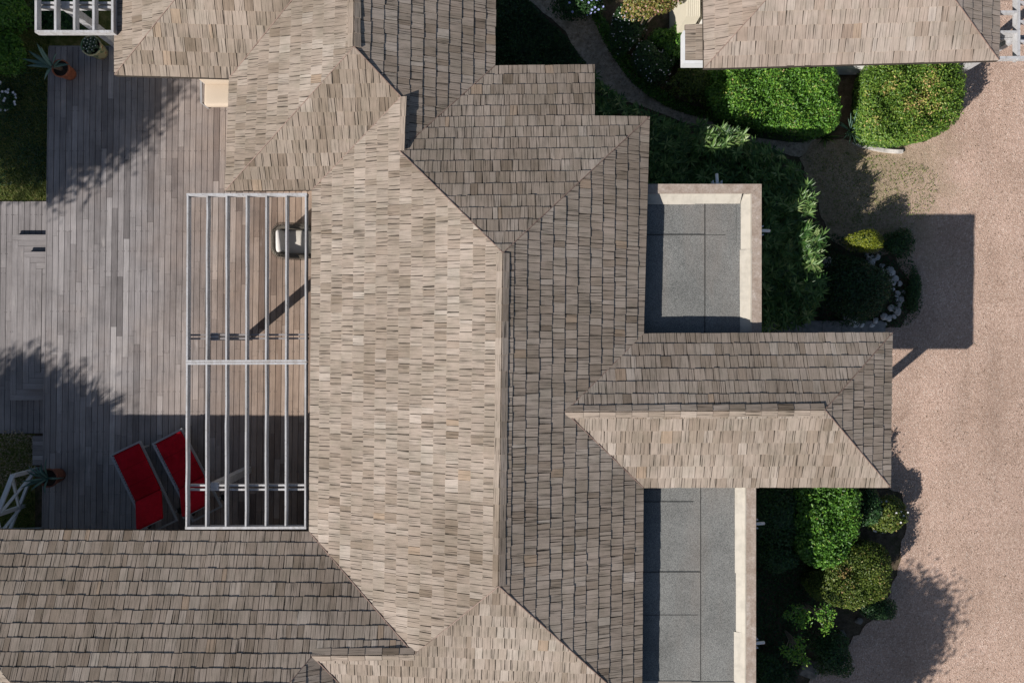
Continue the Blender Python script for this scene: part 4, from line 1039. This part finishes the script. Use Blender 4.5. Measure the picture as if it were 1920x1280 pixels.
def hedge(label, pts, zt, z0, n_top, n_side, leaf, mat, cat='hedge', name='clipped_hedge', rr=.22, scorch=(), a=2.4, b=2.2, rough=.065, group=None):
    poly = smooth_poly([XY(u, v, zt-.05) for u, v in pts], 4); cx_ = sum(p[0] for p in poly)/len(poly); cy_ = sum(p[1] for p in poly)/len(poly)
    root = empty(name, (cx_, cy_, z0), label, cat, group)
    x, y = sample_poly(poly, n_top); d = edge_dist(poly, x, y)
    rnd = lambda d_: rr*(1-np.sqrt(np.clip(1-(1-np.clip(d_/rr, 0, 1))**2, 0, 1)))
    bump = .05*np.sin(x*7.1+y*3.3)+.04*np.sin(y*9.7-x*4.2+1)+.03*np.sin(x*17+2)*np.sin(y*15)
    z = zt-rnd(d)+bump+rng.normal(0, rough, n_top)-np.abs(rng.normal(0, .03, n_top))
    g = np.stack([(x-cx_), (y-cy_), np.zeros(n_top)], 1); g = unit(g)*np.clip(1-d/rr, 0, 1)[:, None]
    N1 = np.stack([np.zeros(n_top), np.zeros(n_top), np.full(n_top, .8)], 1)+g+rng.normal(size=(n_top, 3))*.55
    t1 = tints(n_top, a, b)*(.86+.28*(bump+.1)/.2)
    for (su, sv, sr) in scorch:
        sx, sy = XY(su, sv, zt); k_ = np.exp(-((x-sx)**2+(y-sy)**2)/(sr*sr)); t1 = np.where(rng.uniform(size=n_top) < k_*.75, rng.uniform(.9, 1, n_top), t1)
    seg = np.array([[poly[i-1][0], poly[i-1][1], poly[i][0], poly[i][1]] for i in range(len(poly))]); ln = np.hypot(seg[:, 2]-seg[:, 0], seg[:, 3]-seg[:, 1])
    idx = rng.choice(len(seg), n_side, p=ln/ln.sum()); t_ = rng.uniform(size=n_side)
    sx = seg[idx, 0]+(seg[idx, 2]-seg[idx, 0])*t_; sy = seg[idx, 1]+(seg[idx, 3]-seg[idx, 1])*t_
    zz = z0+.05+(zt-z0-.25)*rng.uniform(size=n_side)**.8
    out = unit(np.stack([sx-cx_, sy-cy_, np.zeros(n_side)], 1)); ins = rng.uniform(-.03, .12, (n_side, 1))+.10*(1-(zz-z0)/(zt-z0))[:, None]
    Cs = np.stack([sx, sy, zz], 1)-out*ins
    N2 = out+rng.normal(size=(n_side, 3))*.6+np.array([0, 0, .35])
    C = np.concatenate([np.stack([x, y, z], 1), Cs]); N_ = np.concatenate([N1, N2]); T = np.clip(np.concatenate([t1, tints(n_side, 2, 3)]), 0, 1)
    leaf_mesh('leaves', C, N_, M[mat], root, leaf, leaf*.52, T)
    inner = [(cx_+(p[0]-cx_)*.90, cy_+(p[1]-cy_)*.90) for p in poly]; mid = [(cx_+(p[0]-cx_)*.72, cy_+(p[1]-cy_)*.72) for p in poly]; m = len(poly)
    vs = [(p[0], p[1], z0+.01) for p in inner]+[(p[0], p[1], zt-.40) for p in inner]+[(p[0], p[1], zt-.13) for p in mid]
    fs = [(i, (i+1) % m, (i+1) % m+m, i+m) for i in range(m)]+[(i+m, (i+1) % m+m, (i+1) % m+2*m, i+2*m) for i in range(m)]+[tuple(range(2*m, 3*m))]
    mesh('light_blocking_core', vs, fs, M['dark_leaf'], root, tint=.15)  # solid dark hull, added inside the hedge so light cannot pass through
    return root
GPH = 'clipped green hedges beside the drive'
hedge('long clipped hedge under the garden house eave, left of the dark gap', [(1335, 116), (1472, 106), (1562, 116), (1576, 180), (1576, 226), (1548, 250), (1470, 244), (1380, 226), (1335, 190)], .9, GR, 19000, 6000, .06, 'hedge_leaf')
hedge('broad rounded hedge with scorched patches beside the gravel drive', [(1628, 124), (1650, 110), (1720, 104), (1795, 114), (1812, 160), (1808, 205), (1782, 240), (1740, 260), (1690, 267), (1645, 262), (1624, 250), (1620, 200)], .75, GR, 19000, 6500, .055, 'hedge_leaf_b', scorch=((1745, 150, .16), (1730, 180, .14), (1725, 195, .22), (1700, 198, .12), (1665, 165, .12), (1755, 200, .1), (1640, 230, .08)))
hedge('tall glossy hedge under the porch roof in the lower bed', [(1490, 905), (1560, 895), (1602, 905), (1616, 945), (1606, 1000), (1590, 1040), (1566, 1060), (1520, 1062), (1492, 1020), (1486, 950)], 0.9, GR, 10500, 6500, .07, 'hedge_leaf', rough=.09, a=1.8, b=2.6)
hedge('low rounded olive green shrub in front of the drive', [(1524, 1100), (1556, 1060), (1600, 1030), (1650, 1022), (1676, 1044), (1680, 1085), (1664, 1122), (1610, 1145), (1556, 1138), (1526, 1122)], .78, GR, 9500, 6000, .05, 'olive_leaf', 'shrub', 'rounded_shrub', rr=.4, scorch=((1582, 1078, .1), (1590, 1068, .08)), rough=.07)

# oleanders: whorls of long narrow leaves on upright shoots
def whorls(root, C, Cz, n_leaf, length, width, mat, tint):
    n = len(C); al = []; ce = []; no = []; T = []
    for j in range(n_leaf):
        an = 2*math.pi*j/n_leaf+rng.uniform(0, 6.28, n)*.12+rng.uniform(0, 6.28, 1); el = rng.uniform(.05, .75, n)
        d = np.stack([np.cos(an)*np.cos(el), np.sin(an)*np.cos(el), np.sin(el)], 1)
        up = np.stack([-np.cos(an)*np.sin(el), -np.sin(an)*np.sin(el), np.cos(el)], 1)
        al.append(d); ce.append(C+d*length*.52); no.append(up); T.append(np.clip(tint+rng.normal(0, .12, n), 0, 1))
    leaf_mesh('leaves', np.concatenate(ce), np.concatenate(no), M[mat], root, length, width, np.concatenate(T), jit=.25, axis=np.concatenate(al), fold=.2)
pol = [(1100, 110), (1150, 168), (1215, 208), (1300, 232), (1400, 258), (1470, 290), (1512, 335), (1520, 400), (1540, 455), (1540, 540), (1515, 606), (1432, 618), (1432, 345), (1216, 345), (1216, 200), (1118, 215), (1112, 150)]
polw = [XY(u, v, 1.2) for u, v in pol]
sc = [(1165, 200), (1260, 275), (1255, 325), (1345, 268), (1345, 315), (1425, 290), (1470, 330), (1495, 385), (1455, 430), (1505, 465), (1465, 510), (1510, 545), (1462, 585)]
olab = ['dark oleander beside the step in the villa roof edge', 'oleander next to the earth path, right of the roof corner', 'oleander against the roof edge above the smaller flat roof', 'sunlit oleander tip above the top rain spout',
        'shaded oleander directly behind the top rain spout', 'oleander where the hedge path bends to the drive', 'shaded oleander outside the upper corner of the smaller flat roof', 'sunlit oleander nearest the bare earth of the drive',
        'dark oleander beside the side rain spout of the smaller flat roof', 'sunlit oleander left of the yellow green bush', 'dark oleander along the cap of the smaller flat roof', 'oleander just left of the stone ringed bed', 'dark oleander above the porch roof edge']
scw = np.array([XY(u, v, 1.2) for u, v in sc])
nx, ny = sample_poly(polw, 1150)
own = np.argmin((nx[:, None]-scw[None, :, 0])**2+(ny[:, None]-scw[None, :, 1])**2, axis=1)
for q in range(len(sc)):
    k_ = own == q; root = empty('oleander_shrub', (scw[q, 0], scw[q, 1], GR), olab[q], 'oleander', 'oleander shrubs around the smaller flat roof')
    r0 = np.hypot(nx[k_]-scw[q, 0], ny[k_]-scw[q, 1]); lit = q in (3, 7, 9)
    hz = 1.38 if lit else (1.05 if q in (0, 1, 4, 2) else 1.18); hz = 1.3 if q == 11 else hz
    zz = hz-.35*r0+rng.normal(0, .09, k_.sum())
    C = np.stack([nx[k_], ny[k_], zz], 1)
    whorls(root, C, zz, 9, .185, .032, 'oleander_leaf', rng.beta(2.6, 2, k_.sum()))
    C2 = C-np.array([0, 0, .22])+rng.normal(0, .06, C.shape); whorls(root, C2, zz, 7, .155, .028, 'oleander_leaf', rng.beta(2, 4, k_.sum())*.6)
    root.children[0].name = 'leaves'; root.children[1].name = 'lower_leaves'
    bb = MB()
    for c in C[::2]:
        bx_ = scw[q, 0]+(c[0]-scw[q, 0])*.35; by_ = scw[q, 1]+(c[1]-scw[q, 1])*.35
        bb.tube([(bx_, by_, GR), ((bx_+c[0])/2, (by_+c[1])/2, c[2]*.55), (c[0], c[1], c[2])], [.014, .011, .006], 4)
    if len(C): bb.build('stems', M['bark'], root)

# shrubs between the path and the garden house
bush('flowering_shrub', 'red tipped shrub in full sun at the top edge', 'shrub', 1222, -10, 1.75, .66, .52, .75, 6500, .06, 'photinia_leaf', flowers=('flower_pink', 40, .02), a=2.6, b=2)
bush('blossom_shrub', 'dark shrub with scattered white blossoms next to the path', 'shrub', 1175, 52, .25, .42, .52, .42, 4500, .05, 'dark_leaf', flowers=('flower_white', 60, .014))
bush('blossom_shrub', 'round shrub with white blossoms below the garden house bay', 'shrub', 1222, 118, .25, .46, .46, .45, 4500, .05, 'dark_leaf', flowers=('flower_white', 60, .014))
bush('green_shrub', 'mid green shrub left of the white bay wall', 'shrub', 1256, 84, .2, .42, .42, .45, 4200, .06, 'hedge_leaf', a=1.8, b=3.4)
bush('low_shrub', 'yellow green low shrub under the corner of the garden house', 'shrub', 1312, 152, .45, .55, .38, .5, 3800, .06, 'olive_leaf')
bush('plumbago_shrub', 'shaded shrub with pale blue flowers at the top edge', 'shrub', 1085, 2, .25, .6, .42, .45, 4500, .055, 'dark_leaf', flowers=('flower_blue', 34, .03))
bush('green_shrub', 'dark leafy shrub filling the ground between the path and the long hedge', 'shrub', 1405, 205, .25, .6, .3, .35, 3000, .06, 'dark_leaf')
def ground_cover(name, label, pts, z, n, leaf, mat, zr=.12, a=2, b=3):
    poly = smooth_poly([XY(u, v, z) for u, v in pts], 4); x, y = sample_poly(poly, n)
    zz = z+zr*(.5*np.sin(x*5+y*3)+.5*np.sin(y*7-x*2))*.5+rng.uniform(0, zr, n)
    N_ = rng.normal(size=(n, 3))*.55+np.array([0, 0, 1.0]); o = leaf_mesh(name, np.stack([x, y, zz], 1), N_, M[mat], None, leaf, leaf*.5, tints(n, a, b))
    return tag(o, label, kind='stuff')
ground_cover('ground_cover', 'dark low ground cover between the villa and the path', [(900, -60), (975, -10), (1010, 25), (1060, 75), (1105, 135), (1120, 165), (1080, 170), (900, 150)], GR+.06, 26000, .06, 'dark_leaf', .16)
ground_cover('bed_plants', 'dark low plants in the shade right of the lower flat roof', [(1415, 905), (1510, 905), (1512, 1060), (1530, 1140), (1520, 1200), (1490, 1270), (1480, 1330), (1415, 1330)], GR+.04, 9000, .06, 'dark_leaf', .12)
ground_cover('bed_weeds', 'sparse weeds on the worn earth between hedges and stone ring', [(1520, 295), (1610, 288), (1700, 300), (1760, 330), (1740, 400), (1700, 430), (1690, 480), (1610, 440), (1560, 420)], GR+.02, 2200, .035, 'grass_leaf', .03)
ground_cover('ring_plants', 'dark trailing plants between the white stones and the gravel', [(1535, 440), (1600, 450), (1690, 470), (1722, 520), (1726, 580), (1690, 612), (1600, 612), (1540, 606), (1520, 520)], GR+.02, 4500, .05, 'dark_leaf', .1)
ground_cover('path_litter', 'pale fallen leaves and grit scattered on the earth path', [(985, -10), (1060, 40), (1110, 115), (1160, 165), (1240, 200), (1340, 232), (1460, 266), (1460, 252), (1350, 226), (1250, 184), (1180, 140), (1130, 70), (1095, -10)], GR+.012, 1500, .035, 'litter', .02)
ground_cover('path_weeds', 'low weeds along the edge of the earth path', [(1120, 20), (1165, 90), (1230, 165), (1330, 210), (1440, 232), (1430, 246), (1330, 226), (1220, 185), (1150, 110), (1105, 20)], GR+.02, 5000, .06, 'hedge_leaf', .12, 1.6, 3.5)

# stone-ringed bed in the shadow of the porch roof
bush('evergreen_shrub', 'dark evergreen dome inside the ring of white stones', 'shrub', 1604, 538, .22, .66, .68, .60, 9000, .055, 'dark_leaf', a=1.6, b=3.4, lump=.38)
ground_cover('gravel_litter', 'scattered dark twigs and dry leaves on the gravel drive', [(1700, 310), (1930, 130), (1990, 400), (1990, 1330), (1560, 1330), (1700, 1100), (1710, 900), (1750, 640)], -.198, 1500, .03, 'litter_dark', .01)
ground_cover('bed_litter', 'brown fallen leaves on the planted earth below the lower deck', [(-40, 815), (61, 815), (60, 900), (-40, 900)], GL+.03, 1500, .05, 'litter', .06)
bush('heather_shrub', 'bright yellow green bush lit above the stone ring', 'shrub', 1620, 452, .48, .42, .24, .38, 3600, .032, 'yellow_leaf', lump=.3)
bush('low_shrub', 'dark trailing shrub on the drive side of the stone ring', 'shrub', 1712, 548, -.05, .16, .48, .2, 1800, .045, 'dark_leaf', lump=.3)
bush('low_shrub', 'dark clump of weeds above the stone ring beside the porch shadow', 'shrub', 1680, 455, .0, .35, .28, .22, 1700, .05, 'dark_leaf', lump=.35)
rg = empty('stone_edging', P(1660, 545, GR), 'ring of white limestone rocks around the dark evergreen', 'stone edging')
def rock(name, x, y, z, r, mat, parent=None, sq=.7):
    bm = bmesh.new(); bmesh.ops.create_icosphere(bm, subdivisions=2, radius=1.0)
    f_ = [Vector((random.gauss(0, 1), random.gauss(0, 1), random.gauss(0, 1))).normalized() for _ in range(11)]; dd = [random.uniform(.5, .85) for _ in f_]
    sx, sy = random.uniform(.8, 1.25), random.uniform(.8, 1.25); an = random.uniform(0, 3.14); vs = []
    for w in bm.verts:
        q = w.co.copy()
        for n_, d_ in zip(f_, dd):
            e = q.dot(n_)-d_
            if e > 0: q -= n_*e
        q = Vector((q.x*sx*r, q.y*sy*r, q.z*r*sq)); vs.append((x+q.x*math.cos(an)-q.y*math.sin(an), y+q.x*math.sin(an)+q.y*math.cos(an), z+q.z))
    bm.verts.index_update(); fs = [tuple(w.index for w in f.verts) for f in bm.faces]; bm.free()
    return mesh(name, vs, fs, mat, parent)
ringpts = [(1632, 478), (1645, 486), (1660, 500), (1672, 505), (1682, 520), (1688, 535), (1694, 552), (1690, 566), (1683, 578), (1678, 590), (1664, 600), (1645, 604), (1625, 606), (1608, 602), (1594, 596), (1545, 487), (1552, 494)]
for i, (u, v) in enumerate(ringpts):
    for j in range(random.choice((3, 4, 4))):
        p_ = P(u+random.uniform(-8, 8), v+random.uniform(-7, 7), .0); rr_ = random.uniform(.05, .105)
        rock('stone', p_.x, p_.y, GR+rr_*.4+.05*(j > 0), rr_, M['stone'], rg)
# kerb below the broad hedge
kb = empty('stone_kerb', P(1655, 280, GR), 'thin pale stone kerb curving along the foot of the broad hedge', 'kerb')
kp = [(1600, 265), (1618, 272.5), (1638, 278), (1658, 281.5), (1676, 283.5), (1694, 284)]
for i in range(len(kp)-1):
    bb = MB(); bb.bar(P(*kp[i], GR+.09)+Vector((.004, 0, 0)), P(*kp[i+1], GR+.09)-Vector((.004, 0, 0)), .075, .14); bb.build('kerb_stone', M['stone'], kb)

# lower bed
bush('flowering_shrub', 'light green shrub with pale flowers at the porch corner by the drive', 'shrub', 1660, 962, .2, .40, .44, .36, 4200, .055, 'olive_leaf', core=False, flowers=('flower_white', 14, .025), a=2.6, b=2)
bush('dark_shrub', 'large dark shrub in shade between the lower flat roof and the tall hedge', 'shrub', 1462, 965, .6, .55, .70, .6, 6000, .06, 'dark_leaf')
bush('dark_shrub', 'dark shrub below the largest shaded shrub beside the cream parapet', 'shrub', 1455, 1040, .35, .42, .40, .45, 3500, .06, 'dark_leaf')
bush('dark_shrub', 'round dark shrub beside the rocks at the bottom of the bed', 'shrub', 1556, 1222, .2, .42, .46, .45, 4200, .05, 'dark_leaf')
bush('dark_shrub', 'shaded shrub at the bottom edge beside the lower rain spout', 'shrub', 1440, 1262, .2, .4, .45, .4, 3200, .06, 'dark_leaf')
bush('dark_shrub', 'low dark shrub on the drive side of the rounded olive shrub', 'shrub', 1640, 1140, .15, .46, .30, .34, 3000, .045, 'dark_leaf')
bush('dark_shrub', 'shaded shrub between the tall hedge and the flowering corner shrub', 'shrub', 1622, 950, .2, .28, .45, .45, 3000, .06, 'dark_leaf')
for lab, (u0, v0_), tips in (('straggly bush with pale twigs beside the rounded olive shrub', (1530, 1150), [(1478, 1152), (1492, 1140), (1508, 1150), (1502, 1172), (1540, 1160), (1556, 1168), (1560, 1150), (1548, 1142), (1515, 1160), (1535, 1148), (1548, 1180), (1500, 1160)]),
                             ('small straggly bush of pale twigs nearer the bottom edge', (1495, 1205), [(1472, 1218), (1480, 1226), (1492, 1222), (1500, 1214), (1490, 1236), (1505, 1232), (1500, 1200), (1510, 1240)])):
    c = P(u0, v0_, .6); root = empty('straggly_bush', (c.x, c.y, GR), lab, 'shrub'); bb = MB(); C = []
    for tu, tv in tips:
        q = P(tu, tv, 1.08); bb.tube([(c.x, c.y, GR), ((c.x*1.4+q.x*.6)/2, (c.y*1.4+q.y*.6)/2, .45), (q.x, q.y, q.z)], [.014, .011, .006], 5)
        C.append(np.array(q)+rng.normal(0, .055, (46, 3)))
    bb.build('twigs', M['twig'], root); C = np.concatenate(C)
    leaf_mesh('leaves', C, rng.normal(size=C.shape)*.6+np.array([0, 0, 1]), M['hedge_leaf'], root, .065, .035, tints(len(C), 2.6, 1.8))
for lab, u, v, r in (('grey rock at the bottom edge of the bed', 1524, 1262, .24), ('pale rock beside the round dark shrub', 1584, 1196, .13), ('small pale rock below the low dark shrub', 1616, 1168, .12)):
    p_ = P(u, v, 0); tag(rock('rock', p_.x, p_.y, GR+r*.25, r, M['stone_dark']), lab, 'rock')
# spiky plant in the gap between the hedges
def tuft(name, label, cat, u, v, z0, n, l, w, mat):
    p_ = P(u, v, z0); root = empty(name, p_, label, cat)
    for i in range(n):
        a_ = i*2.4+random.uniform(-.3, .3); ll = l*random.uniform(.6, 1.1); e = random.uniform(.3, 1.0)
        bb = MB(); blade(bb, p_, p_+Vector((ll*math.cos(a_)*math.cos(e), ll*math.sin(a_)*math.cos(e), ll*math.sin(e))), w, ll*.12, 5, random.random()); bb.build('leaf', M[mat], root, True)
    return root
tuft('spiky_plant', 'small pale spiky plant in the gap between the two clipped hedges', 'plant', 1594, 246, GR+.1, 26, .55, .016, 'agave_leaf')
tuft('spiky_plant', 'dark spiky plant below the long hedge', 'plant', 1545, 258, GR, 20, .42, .013, 'oleander_leaf')

# left garden
def grass(name, label, pts, z, n, h, mat, kind='stuff'):
    poly = [XY(u, v, z) for u, v in pts]; x, y = sample_poly(poly, n); an = rng.uniform(0, 6.28, n); hh = h*rng.uniform(.4, 1.2, n); w = .006
    le = rng.uniform(.3, 1.2, n)*hh
    V = np.stack([np.stack([x-w*np.sin(an), y+w*np.cos(an), np.full(n, z)], 1), np.stack([x+w*np.sin(an), y-w*np.cos(an), np.full(n, z)], 1), np.stack([x+le*np.cos(an), y+le*np.sin(an), z+hh], 1)], 1).reshape(-1, 3)
    i = np.arange(n)*3; return tag(npmesh(name, V, np.stack([i, i+1, i+2], 1), M[mat], None, tint=rng.beta(1.8, 1.8, n)), label, kind=kind)
grass('grass', 'short dry grass left of the terrace', [(-60, -40), (92, -40), (92, 376), (-60, 376)], GL+.006, 30000, .10, 'grass_leaf')
grass('bed_grass', 'tufts of grass in the planted earth below the lower deck', [(-40, 815), (61, 815), (58, 880), (64, 1000), (-40, 1000)], GL+.006, 6000, .12, 'grass_leaf')
bush('leafy_shrub', 'leafy shrub in the upper left corner beside the white pergola', 'shrub', 8, 22, .35, .62, .55, .65, 5500, .07, 'hedge_leaf', GL, a=2, b=2.8)
bush('leafy_shrub', 'leafy shrub at the left edge below the corner shrub', 'shrub', 14, 105, .15, .45, .42, .5, 4200, .07, 'hedge_leaf', GL, a=1.8, b=2.8)
bush('leafy_shrub', 'dark shrub under the open rafters of the upper left pergola', 'shrub', 120, 30, -.2, .75, .45, .35, 4200, .06, 'dark_leaf', GL)
bush('daisy_clump', 'small clump of white flowers on the left lawn', 'flowers', 8, 185, -.42, .22, .3, .14, 900, .05, 'dark_leaf', GL, core=False, flowers=('flower_white', 26, .035))
ground_cover('lawn_weeds', 'leafy weeds over the shaded part of the lawn', [(-60, 120), (60, 130), (90, 160), (90, 330), (40, 345), (-60, 330)], GL+.02, 7000, .05, 'dark_leaf', .08)

# trees standing just outside the picture, whose shade falls on the terrace and the drive
def tree(label, x, y, z0, zc, r, rz, n, leaf, mat, spiky=False, lump=.5):
    root = empty('shade_tree', (x, y, z0), label, 'tree')
    bb = MB(); bb.tube([(x, y, z0), (x+.1, y-.06, z0+(zc-z0)*.4), (x-.05, y+.05, zc)], [.16, .12, .07], 10); bb.build('trunk', M['bark'], root, True)
    li = MB(); tips = []
    for i in range(9):
        a_ = i*2.4; e = random.uniform(.1, .8); q = (x+r*.75*math.cos(a_)*math.cos(e), y+r*.75*math.sin(a_)*math.cos(e), zc+rz*.7*math.sin(e)-.2); tips.append(q)
        li.tube([(x, y, zc-.9+.1*i), ((x+q[0])/2, (y+q[1])/2, (zc+q[2])/2-.15), q], [.06, .04, .015], 6)
    li.build('limbs', M['bark'], root)
    cl = []; m = n//45
    d = unit(rng.normal(size=(m, 3))); rad = rng.uniform(.25, 1, m)**.5
    C0 = np.array([x, y, zc])+d*rad[:, None]*np.array([r, r, rz])
    C = np.repeat(C0, 45, 0)+rng.normal(0, .2, (m*45, 3))
    leaf_mesh('crown', C, rng.normal(size=C.shape)+np.array([0, 0, .6]), M[mat], root, leaf, leaf*.5, tints(len(C), 2, 3))
    return root
tree('broad tree outside the left edge shading the top of the terrace', -16.5, .75, GL, 5.5, 2.45, 1.6, 42000, .13, 'dark_leaf')
tree('leafy tree outside the left edge shading the lower deck', -17.3, -7.85, GL, 4.8, 2.2, 1.5, 52000, .13, 'dark_leaf')
tree('tree beyond the bottom edge shading the gravel drive', 3.95, -10.55, GR, 3.5, 1.25, .95, 26000, .11, 'dark_leaf')
# yucca with stiff fronds, outside the left edge
yx, yy, yz = -13.1, -4.55, 3.0
yr = empty('yucca_tree', (yx, yy, GL), 'yucca with stiff fronds outside the left edge, its jagged shade on the terrace', 'tree')
bb = MB(); bb.tube([(yx, yy, GL), (yx+.08, yy, 1.2), (yx, yy, yz)], [.13, .11, .09], 9); bb.build('trunk', M['bark'], yr)
for i in range(70):
    a_ = i*2.4; e = math.asin(random.uniform(-.5, .95)); l_ = random.uniform(.55, .8); c0 = Vector((yx, yy, yz))
    bb = MB(); blade(bb, c0, c0+Vector((math.cos(a_)*math.cos(e), math.sin(a_)*math.cos(e), math.sin(e)))*l_, .026, .03, 4, random.random()); bb.build('frond', M['oleander_leaf'], yr)
